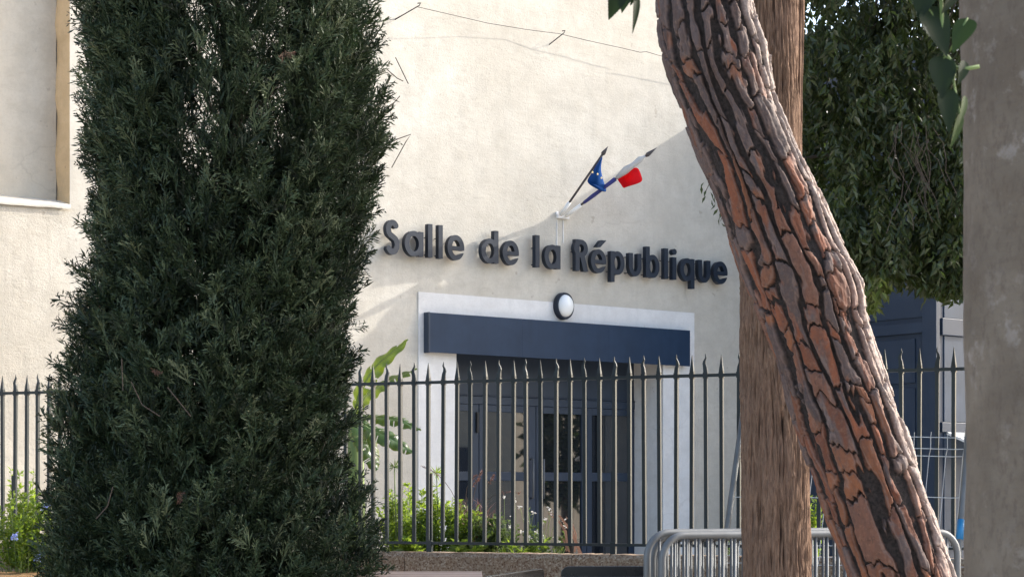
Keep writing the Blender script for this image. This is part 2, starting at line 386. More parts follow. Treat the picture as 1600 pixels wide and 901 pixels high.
# ------------------------------------------------------------------ cream building
HB = 9.2; S0, S1 = -16.0, 3.42
bld = thing('hall_building', W(-4, 0), 'tall cream stucco building with navy glazed entrance and white door surround', 'building')
ns0, nzs = wpx(-120, 300)[0], None
ns1, nz0 = wpx(109, 321)
ds0, _ = wpx(712, 560); ds1, _ = wpx(1035, 570)
dz1 = wpx(1035, 556)[1] + 0.12
holes = [(ns0, ns1, nz0, HB - 0.6), (ds0, ds1, -0.05, dz1)]
cuts_s = sorted({S0, ns0, ns1, -3.5, -2.0, ds0, ds1, S1}); cuts_z = sorted({0.0, dz1, nz0, HB - 0.6, HB})
mb = MB(); mr = MB()
for i in range(len(cuts_s) - 1):
    for j in range(len(cuts_z) - 1):
        a, b, c, d = cuts_s[i], cuts_s[i + 1], cuts_z[j], cuts_z[j + 1]
        ms, mz = (a + b) / 2, (c + d) / 2
        if any(h[0] < ms < h[1] and h[2] < mz < h[3] for h in holes): continue
        (mr if (mz < nz0 and ms < ns1 + 0.0) else mb).add([W(a, c), W(b, c), W(b, d), W(a, d)], [(0, 1, 2, 3)])
# side, back, roof
mb.add([W(S1, 0), W(S1, 0, -8), W(S1, HB, -8), W(S1, HB)], [(0, 1, 2, 3)])
mb.add([W(S0, 0, -8), W(S0, 0), W(S0, HB), W(S0, HB, -8)], [(0, 1, 2, 3)])
mb.add([W(S1, 0, -8), W(S0, 0, -8), W(S0, HB, -8), W(S1, HB, -8)], [(0, 1, 2, 3)])
mb.add([W(S0, HB), W(S1, HB), W(S1, HB, -8), W(S0, HB, -8)], [(0, 1, 2, 3)])
mb.build('wall', MAT['wall'], bld); mr.build('lower_wall', MAT['roughwall'], bld)
# blind niche: back, ochre reveal, sill, other reveals
ND = 0.31; nh = HB - 0.6
MB().add([W(ns0, nz0, -ND), W(ns1, nz0, -ND), W(ns1, nh, -ND), W(ns0, nh, -ND)], [(0, 1, 2, 3)]).build('niche_back', MAT['niche'], bld)
mb = MB(); k = 26; V = []
for i in range(k + 1):
    z = nz0 + (nh - nz0) * i / k; wob = 0.012 * math.sin(i * 1.7) + 0.008 * math.sin(i * 3.1)
    V += [W(ns1 + 0.001, z, 0.0), W(ns1 - 0.004 + wob * 0.5, z, -ND * 0.5), W(ns1 + wob, z, -ND)]
mb.add(V, [(3 * i + a + 1, 3 * i + a, 3 * i + a + 3, 3 * i + a + 4) for i in range(k) for a in (0, 1)])
mb.build('niche_reveal', MAT['ochre'], bld, True)
mb = MB(); V = []; k = 24
for i in range(k + 1):
    s = ns0 + (ns1 - ns0) * i / k; wob = 0.006 * math.sin(i * 0.35) + 0.002 * math.sin(i * 1.3)
    V += [W(s, nz0 - 0.045 + wob, 0.028), W(s, nz0 - 0.002 + wob, 0.03), W(s, nz0 + 0.06 + wob * .5, -ND * .6), W(s, nz0 + 0.09, -ND)]
mb.add(V, [(4 * i + a, 4 * i + 4 + a, 4 * i + 5 + a, 4 * i + 1 + a) for i in range(k) for a in range(3)])
mb.build('niche_sill', MAT['wall'], bld, True)
MB().add([W(ns0, nz0, -ND), W(ns0, nz0), W(ns0, nh), W(ns0, nh, -ND)], [(0, 1, 2, 3)]).add([W(ns0, nh), W(ns1, nh), W(ns1, nh, -ND), W(ns0, nh, -ND)], [(0, 1, 2, 3)]).build('niche_jamb', MAT['niche'], bld)

# white painted surround and recess
so0, zt0 = wpx(653, 459); so1, zt1 = wpx(1084, 486); zt = (zt0 + zt1) / 2
e = 0.012; RD = 0.60
mb = MB()
wbox(mb, so0, ds0, 0.0, zt, 0.0005, e); wbox(mb, ds1, so1, 0.0, zt, 0.0005, e); wbox(mb, ds0, ds1, dz1, zt, 0.0005, e)
mb.add([W(ds1 - 0.001, 0, -RD), W(ds1 - 0.001, 0, e), W(ds1 - 0.001, dz1, e), W(ds1 - 0.001, dz1, -RD)], [(0, 1, 2, 3)])
mb.add([W(ds0 + 0.001, 0, e), W(ds0 + 0.001, 0, -RD), W(ds0 + 0.001, dz1, -RD), W(ds0 + 0.001, dz1, e)], [(0, 1, 2, 3)])
mb.build('door_surround', MAT['whitewall'], bld)
MB().add([W(ds0, dz1 - .001, e), W(ds1, dz1 - .001, e), W(ds1, dz1 - .001, -RD), W(ds0, dz1 - .001, -RD)], [(0, 1, 2, 3)]).build('soffit', MAT['navy'], bld)
# corner bead on the right jamb
mb = MB(); wbox(mb, ds1 - 0.012, ds1 + 0.02, 0, dz1 - 0.01, e + 0.001, e + 0.016); mb.build('corner_bead', MAT['whitewall'], bld)
# fascia panel: three sheets of painted board
fs0, fz0 = wpx(670, 488, 0.1); fs1, _ = wpx(1078, 515, 0.1)
fzt = (wpx(670, 488, 0.1)[1] + wpx(1078, 516, 0.1)[1]) / 2; fzb = (wpx(670, 551, 0.1)[1] + wpx(1078, 571, 0.1)[1]) / 2
fa = None
mb = MB(); wbox(mb, fs0 + 0.02, fs1 - 0.02, fzb + 0.02, fzt - 0.02, e + 0.002, 0.09); fa = mb.build('fascia_panel', MAT['fascia'], bld)
for i in range(3):
    a = fs0 + (fs1 - fs0) * i / 3; b = fs0 + (fs1 - fs0) * (i + 1) / 3
    mb = MB(); wbox(mb, a + 0.0004, b - 0.0004, fzb, fzt, 0.091, 0.104); mb.build('board', MAT['fascia'], fa, bevel=0.0008)
mb = MB(); wbox(mb, fs0 - 0.006, fs0 + 0.012, fzb - 0.004, fzt + 0.004, e + 0.003, 0.108); mb.build('edge_trim', MAT['navy'], fa)

# entrance door set on the recessed plane
DD = -RD + 0.10
def dpx(x, y): return wpx(x, y, DD)
zA = dpx(850, 632)[1]           # under the transom
zM = dpx(850, 744)[1]           # mid rail
XS = {}
for nm, x in dict(l0=700, l1=737, a0=760, a1=826, b0=849, b1=909, c0=925, c1=983, r=1000).items(): XS[nm] = dpx(x, 700)[0]
sL, sR = ds0 + 0.002, ds1 - 0.002
door = MB()
wbox(door, sL, sR, zA + 0.055, dz1 - 0.002, DD - 0.05, DD - 0.012)          # transom infill
door_o = door.build('entrance_door', MAT['navy'], bld)
def member(nm, s0, s1, z0, z1, d0=-0.04, d1=0.0):
    m_ = MB(); wbox(m_, s0, s1, z0, z1, DD + d0, DD + d1); return m_.build(nm, MAT['navy'], door_o, bevel=0.004)
member('transom_rail', sL, sR, zA - 0.02, zA + 0.07, -0.05, 0.006)
member('transom_cap', sL + 0.002, sR - 0.002, zA + 0.071, zA + 0.082, -0.04, 0.022)
for a, b in (('l1', 'a0'), ('a1', 'b0'), ('b1', 'c0')): 
    m0 = (XS[a] + XS[b]) / 2
    member('stile', XS[a], m0 - 0.004, 0.0, zA - 0.022); member('stile', m0 + 0.004, XS[b], 0.0, zA - 0.022)
member('stile', sL, sL + 0.05, 0.0, zA - 0.022); member('stile', XS['c1'], sR, 0.0, zA - 0.022)
for a, b in ((sL + 0.05, XS['l1']), (XS['a0'], XS['a1']), (XS['b0'], XS['b1']), (XS['c0'], XS['c1'])):
    member('mid_rail', a + .001, b - .001, zM - 0.05, zM + 0.05, -0.036, -0.002)
    member('bottom_rail', a + .001, b - .001, 0.0, 0.16, -0.036, -0.002); member('top_rail', a + .001, b - .001, zA - 0.10, zA - 0.023, -0.036, -0.002)
    for z0, z1 in ((0.16, zM - 0.05), (zM + 0.05, zA - 0.10)):
        m_ = MB(); wbox(m_, a + .001, b - .001, z0 + .001, z1 - .001, DD - 0.030, DD - 0.022); m_.build('pane', MAT['glass'], door_o)
m0 = XS['l1'] + 0.055
mb = MB(); wbox(mb, m0, m0 + 0.03, zA - 0.34, zA - 0.11, DD + 0.001, DD + 0.03); mb.build('door_closer', MAT['darkwire'], door_o, bevel=0.004)
for q in (XS['a1'] + 0.03, XS['b0'] - 0.03):
    mb = MB(); mb.tube([W(q, zM - 0.25, DD), W(q, zM - 0.25, DD + .05), W(q, zM + 0.2, DD + .05), W(q, zM + 0.2, DD)], 0.011, 8); mb.build('door_handle', MAT['galva'], door_o, True)

# ------------------------------------------------------------------ wall lettering
def contour(fn, x0, x1, y0, y1, n=110):
    h = (x1 - x0) / n; ny = int((y1 - y0) / h) + 1
    gx = x0 + h * np.arange(n + 1); gy = y0 + h * np.arange(ny + 1)
    X, Y = np.meshgrid(gx, gy); D = fn(X, Y)              # >0 inside
    segs = {}
    def ept(i, j, e_):
        # e_: 0 bottom (i,j)-(i+1,j); 1 left (i,j)-(i,j+1)
        a = D[j, i]; b = D[j, i + 1] if e_ == 0 else D[j + 1, i]; tt = a / (a - b)
        return (gx[i] + h * tt, gy[j]) if e_ == 0 else (gx[i], gy[j] + h * tt)
    for j in range(ny):
        for i in range(n):
            c = (D[j, i] > 0) | (D[j, i + 1] > 0) << 1 | (D[j + 1, i + 1] > 0) << 2 | (D[j + 1, i] > 0) << 3
            if c in (0, 15): continue
            B, Rr, T, L = (i, j, 0), (i + 1, j, 1), (i, j + 1, 0), (i, j, 1)
            tb = {1: [(L, B)], 2: [(B, Rr)], 3: [(L, Rr)], 4: [(Rr, T)], 5: [(L, T), (Rr, B)], 6: [(B, T)], 7: [(L, T)], 8: [(T, L)], 9: [(T, B)],
                  10: [(T, Rr), (B, L)], 11: [(T, Rr)], 12: [(Rr, L)], 13: [(Rr, B)], 14: [(B, L)]}[int(c)]
            for a, b in tb: segs[a] = b
    loops = []
    while segs:
        st, cur = segs.popitem(); lp = [st]
        while cur != st and cur in segs:
            lp.append(cur); cur = segs.pop(cur)
        pts = [ept(*k_) for k_ in lp]
        # drop nearly collinear points
        out = []; m = len(pts)
        for q in range(m):
            a, b, c = np.array(out[-1] if out else pts[q - 1]), np.array(pts[q]), np.array(pts[(q + 1) % m])
            ab, bc = b - a, c - b; cr = abs(ab[0] * bc[1] - ab[1] * bc[0])
            if cr > 0.012 * (np.linalg.norm(ab) * np.linalg.norm(bc) + 1e-12) or np.linalg.norm(c - a) > 0.3: out.append(tuple(b))
        if len(out) > 3: loops.append(out)
    return loops

XH, TS, DSC = 0.735, 0.165, 0.25
def rect(X, Y, a, b, c, d): return np.minimum(np.minimum(X - a, b - X), np.minimum(Y - c, d - Y))
def ell(X, Y, cx, cy, a, b): return (1 - np.sqrt(((X - cx) / a) ** 2 + ((Y - cy) / b) ** 2)) * min(a, b)
def ring(X, Y, w_, h0, h1, ti=TS):
    cx, cy, a, b = w_ / 2, (h0 + h1) / 2, w_ / 2, (h1 - h0) / 2
    return np.minimum(ell(X, Y, cx, cy, a, b), -ell(X, Y, cx, cy, a - ti, b - ti * 0.92))
mx = np.maximum; mn = np.minimum
def poly_d(X, Y, pts, r):
    D = np.full(X.shape, 9.0)
    for (ax, ay), (bx, by) in zip(pts[:-1], pts[1:]):
        dx, dy = bx - ax, by - ay; tt = np.clip(((X - ax) * dx + (Y - ay) * dy) / (dx * dx + dy * dy), 0, 1)
        D = mn(D, np.hypot(X - ax - tt * dx, Y - ay - tt * dy))
    return r - D
def glyph(ch, w_):
    o = 0.012
    def fn(X, Y):
        if ch == 'l': return rect(X, Y, 0, w_, 0, 1)
        if ch == 'i': return mx(rect(X, Y, 0, w_, 0, XH), ell(X, Y, w_ / 2, 0.915, 0.098, 0.098))
        if ch == 'a': return mx(ring(X, Y, w_, -o, XH + o), rect(X, Y, w_ - TS, w_, 0, XH))
        if ch == 'd': return mx(ring(X, Y, w_, -o, XH + o), rect(X, Y, w_ - TS, w_, 0, 1))
        if ch == 'b': return mx(ring(X, Y, w_, -o, XH + o), rect(X, Y, 0, TS, 0, 1))
        if ch == 'p': return mx(ring(X, Y, w_, -o, XH + o), rect(X, Y, 0, TS, -DSC, XH))
        if ch == 'q': return mx(ring(X, Y, w_, -o, XH + o), rect(X, Y, w_ - TS, w_, -DSC, XH))
        if ch == 'u':
            bot = mn(ring(X, Y, w_, -o, XH * 0.95), XH * 0.40 - Y)
            return mx(mx(bot, rect(X, Y, 0, TS, XH * 0.38, XH)), rect(X, Y, w_ - TS, w_, XH * 0.38, XH))
        if ch in 'eé':
            rg = ring(X, Y, w_, -o, XH + o)
            cut = mn(mn(X - w_ * 0.52, XH * 0.415 - Y), Y - XH * 0.205 - (X - w_ * 0.6) * 0.35)
            rg = mn(rg, -cut)
            d = mx(rg, mn(rect(X, Y, TS * 0.5, w_ - 0.006, XH * 0.40, XH * 0.56), ell(X, Y, w_ / 2, XH / 2, w_ / 2, XH / 2 + o)))
            if ch == 'é':
                q = X - w_ * 0.36 - (Y - 0.83) * 0.85
                d = mx(d, mn(mn(Y - 0.82, 1.05 - Y), mn(q, 0.17 + (Y - 0.83) * 0.25 - q)))
            return d
        if ch == 'R':
            st = rect(X, Y, 0, TS, 0, 1)
            hb = 0.56; cy = 1 - hb / 2; ex = w_ * 0.98; cx0 = ex - hb / 2
            bo = mx(rect(X, Y, 0.02, cx0, 1 - hb, 1), ell(X, Y, cx0, cy, hb / 2, hb / 2))
            ti = TS * 0.9; bi = mx(rect(X, Y, TS, cx0, 1 - hb + ti, 1 - ti), ell(X, Y, cx0, cy, hb / 2 - TS, hb / 2 - ti))
            q = X - (w_ - TS * 1.15) + Y * (w_ - TS * 1.15 - TS * 1.05) / 0.5
            leg = mn(mn(q, TS * 1.2 - q), mn(Y, 0.52 - Y))
            return mx(mx(st, mn(bo, -bi)), leg)
        if ch == 'S':
            pts = []
            h_ = w_ - TS
            for k_ in range(41):
                q = k_ / 40
                if q < 0.5:
                    an = math.radians(35 + 215 * q / 0.5); cx, cy, rx, ry = w_ * 0.5, 0.735, h_ * 0.46, 0.195
                    pts.append((cx + rx * math.cos(an), cy + ry * math.sin(an)))
                else:
                    an = math.radians(70 - 215 * (q - 0.5) / 0.5); cx, cy, rx, ry = w_ * 0.5, 0.285, h_ * 0.5, 0.215
                    pts.append((cx + rx * math.cos(an), cy + ry * math.sin(an)))
            return poly_d(X, Y, pts, TS * 0.52)
    return fn

LD0, LD1 = 0.055, 0.115        # letters stand off the wall on pins
zb = wpx(840, 417.3, LD1)[1]; asc = wpx(840, 367.2, LD1)[1] - zb
sign = thing('wall_lettering', W(wpx(870, 420)[0], zb), 'raised slate lettering reading Salle de la République on cream wall', 'sign')
LET = [('S', 603, 624.3), ('a', 632.5, 661.8), ('l', 669, 675.9), ('l', 685.4, 692), ('e', 699.4, 725.6), ('d', 752.4, 779), ('e', 785.7, 811), ('l', 836.8, 843.3), ('a', 851, 876),
       ('R', 899.5, 919.2), ('é', 923.5, 947.4), ('p', 954.3, 976), ('u', 983, 1002.3), ('b', 1009.5, 1030.7), ('l', 1038.2, 1044), ('i', 1051, 1057), ('q', 1063, 1085.3), ('u', 1091.3, 1110.2), ('e', 1115.3, 1137)]
for ch, xa, xb in LET:
    sa, sb = wpx(xa, 410, LD1)[0], wpx(xb, 410, LD1)[0]; wu = (sb - sa) / asc
    loops = contour(glyph(ch, wu), -0.06, wu + 0.12, -0.32, 1.12, 90)
    cu = bpy.data.curves.new('glyph', 'CURVE'); cu.dimensions = '2D'; cu.fill_mode = 'BOTH'; cu.extrude = (LD1 - LD0) / 2; cu.bevel_depth = 0.0
    for lp in loops:
        sp = cu.splines.new('POLY'); sp.points.add(len(lp) - 1); sp.use_cyclic_u = True
        for q, (x_, y_) in enumerate(lp): sp.points[q].co = (x_ * asc, y_ * asc, 0, 1)
    tmp = bpy.data.objects.new('glyph', cu); COL.objects.link(tmp)
    me = bpy.data.meshes.new_from_object(tmp.evaluated_get(bpy.context.evaluated_depsgraph_get()))
    bpy.data.objects.remove(tmp); bpy.data.curves.remove(cu)
    nv = len(me.vertices); co = np.empty(nv * 3, np.float32); me.vertices.foreach_get('co', co); co = co.reshape(-1, 3)
    org = W(sa, zb, (LD0 + LD1) / 2) - base_of(sign)
    wc = org + co[:, :1] * U + co[:, 1:2] * ZU + co[:, 2:3] * N
    me.vertices.foreach_set('co', wc.astype(np.float32).ravel()); me.update(); me.materials.clear()
    nm = {'S': 'letter_s', 'R': 'letter_r', 'é': 'letter_e_acute'}.get(ch, 'letter_' + ch)
    lo = link(nm, me, MAT['letter'], sign)
    for fx, fy in ((0.5, 0.1), (0.5, 0.62)):
        pin = MB(); sx = sa + (sb - sa) * (0.85 if ch in 'adq' else 0.12 if ch in 'bpuR' else 0.5); pin.tube([W(sx, zb + asc * fy, 0.0), W(sx, zb + asc * fy, LD0 + .001)], 0.006, 6); pin.build('mounting_pin', MAT['letter'], lo)

# ------------------------------------------------------------------ bulkhead lamp
ls, lz = wpx(881, 478, 0.05)
lamp = thing('bulkhead_lamp', W(ls, lz, 0.0), 'oval bulkhead wall lamp with dark rim above the entrance', 'lamp')
def dome(profile, a, b):
    n_ = 36; V = []; Fs = []
    for q, (r, d) in enumerate(profile):
        for k_ in range(n_):
            an = 2 * math.pi * k_ / n_; V.append(W(ls + a * r * math.cos(an), lz + b * r * math.sin(an), d))
    for q in range(len(profile) - 1):
        for k_ in range(n_): Fs.append((q * n_ + k_, q * n_ + (k_ + 1) % n_, (q + 1) * n_ + (k_ + 1) % n_, (q + 1) * n_ + k_))
    Fs.append(tuple((len(profile) - 1) * n_ + k_ for k_ in range(n_)))
    return MB().add(V, Fs)
dome([(1, 0.013), (1, 0.07), (0.97, 0.085), (0.86, 0.088), (0.84, 0.07)], 0.125, 0.152).build('rim', MAT['letter'], lamp, True)
dome([(0.84, 0.072), (0.82, 0.09), (0.72, 0.115), (0.5, 0.135), (0.25, 0.143), (0.02, 0.145)], 0.125, 0.152).build('diffuser', MAT['diffuser'], lamp, True)

# ------------------------------------------------------------------ flags
bs, bz = wpx(880, 337, 0.05)
br = thing('flag_bracket', W(bs, bz), 'white twin socket flag bracket fixed to cream wall', 'bracket')
mb = MB(); wbox(mb, bs - 0.07, bs + 0.10, bz - 0.03, bz + 0.005, 0.001, 0.04); wbox(mb, bs - 0.08, bs - 0.045, bz + 0.0055, bz + 0.045, 0.001, 0.03); mb.build('plate', MAT['whitepaint'], br, bevel=0.006)
mb = MB(); wbox(mb, bs - 0.06, bs - 0.05, bz - 0.36, bz - 0.04, 0.0005, 0.008); wbox(mb, bs + 0.03, bs + 0.04, bz - 0.3, bz - 0.04, 0.0005, 0.008); mb.build('drip_strip', MAT['whitewall'], br)
def at_depth_on(x, y, d): s_, z_ = wpx(x, y, d); return W(s_, z_, d)
def flagpole(name, label, p0, p1, tip_d, sleeve):
    o = thing(name, W(bs, bz, 0.05), label, 'flag', 'flags on the wall bracket')
    a = at_depth_on(*p0, 0.06); b = at_depth_on(*p1, tip_d)
    mid = a + (b - a) * 0.88
    m_ = MB(); m_.tube([a, a + (b - a) * sleeve], 0.022, 8); m_.build('sleeve', MAT['whitepaint'], o, True)
    m_ = MB(); m_.tube([a + (b - a) * sleeve, mid], 0.013, 8); m_.build('pole', MAT['pole'], o, True)
    m_ = MB(); m_.tube([mid, mid + (b - a) * 0.02, mid + (b - a) * 0.045, b], [0.013, 0.026, 0.022, 0.002], 8); m_.build('spear_finial', MAT['pole'], o, True)
    return o, a, b
f1, a1, b1 = flagpole('european_flag', 'blue flag with yellow stars hanging from wall pole', (876, 336), (950, 229), 0.72, 0.19)
f2, a2, b2 = flagpole('french_flag', 'flag with white wrap and red end on angled wall pole', (884, 338), (1026, 231), 0.95, 0.17)
def sheet(name, rows, mat, parent, smooth=True):
    """rows: list of rows of world points -> grid, subdivided with solidify thin cloth"""
    n_ = len(rows[0]); V = [p for r in rows for p in r]
    Fs = [(i * n_ + k_, i * n_ + k_ + 1, (i + 1) * n_ + k_ + 1, (i + 1) * n_ + k_) for i in range(len(rows) - 1) for k_ in range(n_ - 1)]
    o = MB().add(V, Fs).build(name, mat, parent, smooth)
    sb = o.modifiers.new('sub', 'SUBSURF'); sb.levels = 2; sb.render_levels = 2
    sd = o.modifiers.new('solid', 'SOLIDIFY'); sd.thickness = 0.002
    return o
d1 = lambda x, y, d: at_depth_on(x, y, d)
# blue flag: gathered along the pole, folds hanging to the lower right
rows = [[d1(942, 243, .66), d1(941, 246, .70), d1(941, 248, .66)],
        [d1(933, 256, .58), d1(935, 258, .66), d1(938, 262, .58)],
        [d1(926, 268, .50), d1(932, 272, .62), d1(941, 277, .50)],
        [d1(920, 277, .44), d1(930, 283, .58), d1(945, 289, .44)],
        [d1(916, 285, .40), d1(928, 293, .50), d1(950, 304, .42)]]
eu = sheet('cloth', rows, MAT['euflag'], f1)
sheet('cloth_fold', [[d1(917, 283.5, .42), d1(930, 289, .52), d1(943, 293, .56)], [d1(923, 286, .50), d1(934, 292, .60), d1(946, 302, .60)]], MAT['euflag'], f1)
for (sx, sy) in ((926, 269), (934, 272), (940, 278)):
    m_ = MB(); c = d1(sx, sy, 0.70); V = []
    for k_ in range(10):
        rr = 0.016 if k_ % 2 == 0 else 0.007; an = math.pi * k_ / 5 + 0.3; V.append(c + rr * (math.cos(an) * U + math.sin(an) * ZU))
    m_.add(V + [v - N * 0.003 for v in V], [tuple(range(10)), tuple(range(19, 9, -1))] + [(k_, (k_ + 1) % 10, 10 + (k_ + 1) % 10, 10 + k_) for k_ in range(10)]); m_.build('star', MAT['star'], eu)
# second flag: blue wrapped on the pole, white gathered along it, red end hanging
m_ = MB(); m_.tube([a2 + (b2 - a2) * q for q in (0.2, 0.3, 0.42, 0.55)], [0.018, 0.024, 0.022, 0.026], 8); m_.build('blue_band', MAT['bluewrap'], f2, True)
m_ = MB(); m_.tube([a2 + (b2 - a2) * q + ZU * o_ for q, o_ in ((0.56, 0), (0.66, .012), (0.74, 0.005), (0.82, 0.01), (0.88, 0))], [0.02, 0.045, 0.032, 0.038, 0.014], 8); m_.build('white_band', MAT['frwhite'], f2, True)
rows = [[d1(963, 278, .56), d1(972, 270, .62), d1(984, 265, .66), d1(996, 260, .74)],
        [d1(967, 284, .60), d1(975, 279, .50), d1(987, 272, .72), d1(1000, 268, .78)],
        [d1(971, 289, .60), d1(977, 287, .54), d1(989, 281, .74), d1(1003, 277, .80)],
        [d1(974, 295, .58), d1(979, 292, .60), d1(990, 289, .74), d1(1005, 284, .80)]]
sheet('red_band', rows, MAT['frred'], f2)
mb = MB()

# ------------------------------------------------------------------ cable on the wall
cab = thing('wall_cable', W(wpx(760, 30)[0], wpx(760, 30)[1]), 'thin dark cable strung on hooks across upper cream wall', 'cable')
pts = [(560, 38, .06), (617, 30, .02), (652, 11, .17), (700, 22, .14), (760, 36, .08), (820, 46, .06), (874, 53, .09), (920, 64, .09), (975, 76, .1), (1000, 82, .1), (1010, 81, .13), (1030, 87, .12), (1120, 106, .12), (1190, 118, .06)]
mb = MB(); mb.tube([at_depth_on(*q) for q in pts], 0.0032, 6); mb.build('wire', MAT['darkwire'], cab, True)
for (xa, ya, xb, yb, dd) in ((617, 31, 655, 9, .17), (858, 70, 881, 52, .1)):
    mb = MB(); a = at_depth_on(xa, ya, 0.0); b = at_depth_on(xb, yb, dd); c = b + ZU * 0.03 - N * 0.03
    mb.tube([a, b, b + ZU * .03 + U * .02, c], 0.006, 6); mb.build('hook', MAT['darkwire'], cab, True)

# ------------------------------------------------------------------ blue-grey annex beside the hall
AS = 3.43; AH = EYE + 5.22; AD = 2.55
ann = thing('blue_annex', W(AS, 0, 1), 'blue grey metal clad annex standing behind the fence on the right', 'building')
mb = MB(); wbox(mb, AS, AS + 7, 0, AH, -3, AD); mb.build('wall', MAT['shed'], ann)
def aface(s_out, d0, d1, z0, z1, out=0.03, nm='panel', mat='shed'):   # on the face that looks back along the wall
    m_ = MB(); wbox(m_, AS - out, AS - 0.0005, z0, z1, d0, d1); return m_.build(nm, MAT[mat], ann, bevel=0.004)
def az(x, y):   # height on that face
    a = (x - HX) / F; d = (a * (WO[1] + .6 * AS) - WO[0] - .8 * AS) / (.6 + .8 * a); return d, EYE + (HY - y) / F * (WO[1] + .6 * AS - .8 * d)
zr = az(1420, 508)[1]
aface(0, 0.02, AD - 0.16, zr - 0.10, zr + 0.02, 0.05, 'rail'); aface(0, 0.02, AD - 0.16, AH - 0.14, AH, 0.05, 'rail')
aface(0, 0.02, AD - 0.16, 0.0, 0.14, 0.05, 'rail'); aface(0, AD - 0.155, AD + 0.05, 0, AH, 0.062, 'corner_post'); aface(0, 0.0, 0.1, 0, AH + 0.002, 0.058, 'corner_post')
aface(0, 0.12, AD - 0.30, 0.2, zr - 0.72, 0.022, 'panel'); aface(0, 0.12, AD - 0.30, zr - 0.66, zr - 0.16, 0.022, 'panel'); aface(0, 0.12, AD - 0.18, zr + 0.08, AH - 0.2, 0.018, 'panel')
def fface(s0, s1, z0, z1, out, nm, mat):
    m_ = MB(); wbox(m_, s0, s1, z0, z1, AD + 0.0005, AD + out); return m_.build(nm, MAT[mat], ann, bevel=0.004)
zs = [0.2, 1.55, 2.02, 3.05, 4.2, AH - 0.2]
for i, (q0, q1) in enumerate(((0.9, 2.0), (2.12, zr - 0.14), (zr + 0.06, zr + 1.3), (zr + 1.42, AH - 0.1))):
    for k_ in range(4):
        s0 = AS + 0.12 + k_ * 1.6; fface(s0, s0 + 1.5, q0, q1, 0.012, 'glazed_panel', 'shedlight')
fface(AS + 0.06, AS + 6.9, zr - 0.135, zr + 0.055, 0.04, 'rail', 'shed'); fface(AS + 0.06, AS + 6.9, 2.005, 2.115, 0.035, 'rail', 'shed')
mb = MB(); q = [W(AS + 0.15, 1.98, AD + .02), W(AS + 2.2, 1.98, AD + .02), W(AS + 2.2, 1.78, AD + .55), W(AS + .15, 1.78, AD + .55)]
mb.hexa(q + [v + ZU * 0.03 for v in q]); mb.build('awning', MAT['whitepaint'], ann)
mb = MB(); mb.box(W(AS - 0.03, 1.36, AD - 0.42), 0.02, 0.012, 0.03, U, N); mb.build('lock', MAT['galva'], ann)

# ------------------------------------------------------------------ low aggregate wall under the fence
WT = 0.868
lw = thing('low_wall', FP(0, 0), 'low exposed aggregate wall carrying the iron fence', 'wall')
joints = [ft(-620), ft(-400), ft(-160), ft(60), ft(330), ft(645), ft(905), ft(1165), ft(1420), ft(1700), ft(1960)]
for i in range(len(joints) - 1):
    a, b = joints[i] + 0.003, joints[i + 1] - 0.003; k = 40; V = []; Fs = []
    prof = [(0.14, 0.0), (0.14, WT - 0.20), (0.145, WT - 0.03), (0.125, WT), (-0.12, WT), (-0.14, WT - 0.03), (-0.14, 0.0)]
    for j in range(k + 1):
        tt = a + (b - a) * j / k
        for (d, z) in prof:
            jz = (rnd.random() - .5) * 0.007 if z > 0.5 else 0; V.append(FP(tt, z + jz, d + jz * 0.8))
    m = len(prof)
    for j in range(k):
        for q in range(m - 1): Fs.append((j * m + q, (j + 1) * m + q, (j + 1) * m + q + 1, j * m + q + 1))
    Fs += [tuple(range(m)), tuple(range(k * m + m - 1, k * m - 1, -1))]
    MB().add(V, Fs).build('block', MAT['aggregate'], lw)

# ------------------------------------------------------------------ iron fence
fence = thing('iron_fence', FP(0, WT), 'dark iron fence with alternating straight and wavy spear points', 'fence')
ang = math.atan2(FU[1], FU[0]); Z0, ZR, ZT = 0.935, 2.125, 2.272; hb = 0.0125
def bar_mesh(wavy):
    m_ = MB(); sec = []
    def sq(x, z, hxx, hyy): sec.append([(x - hxx, -hyy, z), (x + hxx, -hyy, z), (x + hxx, hyy, z), (x - hxx, hyy, z)])
    sq(0, Z0, hb, hb); sq(0, ZR - .012, hb, hb); sq(0, ZR + 0.012, hb, hb)
    if wavy:
        sq(0.000, ZR + .03, .0145, .011); sq(0.003, ZR + .06, .013, .009); sq(0.009, ZR + .082, .011, .007); sq(0.007, ZR + .10, .0085, .006); sq(-0.003, ZR + .122, .0055, .005); sq(0.0, ZT - .01 + .015, .0012, .0012)
    else:
        sq(0, ZR + 0.03, .0145, .0145); sq(0, ZR + .07, .0095, .0095); sq(0, ZR + .11, .0052, .0052); sq(0, ZT, .001, .001)
    V = [p for s_ in sec for p in s_]
    Fs = [(i * 4 + k_, i * 4 + (k_ + 1) % 4, i * 4 + 4 + (k_ + 1) % 4, i * 4 + 4 + k_) for i in range(len(sec) - 1) for k_ in range(4)] + [(3, 2, 1, 0)]
    m_.add(V, Fs)
    m_.add([(x * 1.0, y, z) for x, y, z in [(-.0165, -.0165, ZR - .021), (.0165, -.0165, ZR - .021), (.0165, .0165, ZR - .021), (-.0165, .0165, ZR - .021), (-.0165, -.0165, ZR + .021), (.0165, -.0165, ZR + .021), (.0165, .0165, ZR + .021), (-.0165, .0165, ZR + .021)]],
           [(3, 2, 1, 0), (4, 5, 6, 7), (0, 1, 5, 4), (1, 2, 6, 5), (2, 3, 7, 6), (3, 0, 4, 7)])
    me = bpy.data.meshes.new('bar'); me.from_pydata([tuple(map(float, p)) for p in m_.v], [], m_.f); me.materials.append(MAT['iron']); me.update(); return me
bs_, bw_ = bar_mesh(False), bar_mesh(True)
t00 = ft(800.6); sp = 0.1135
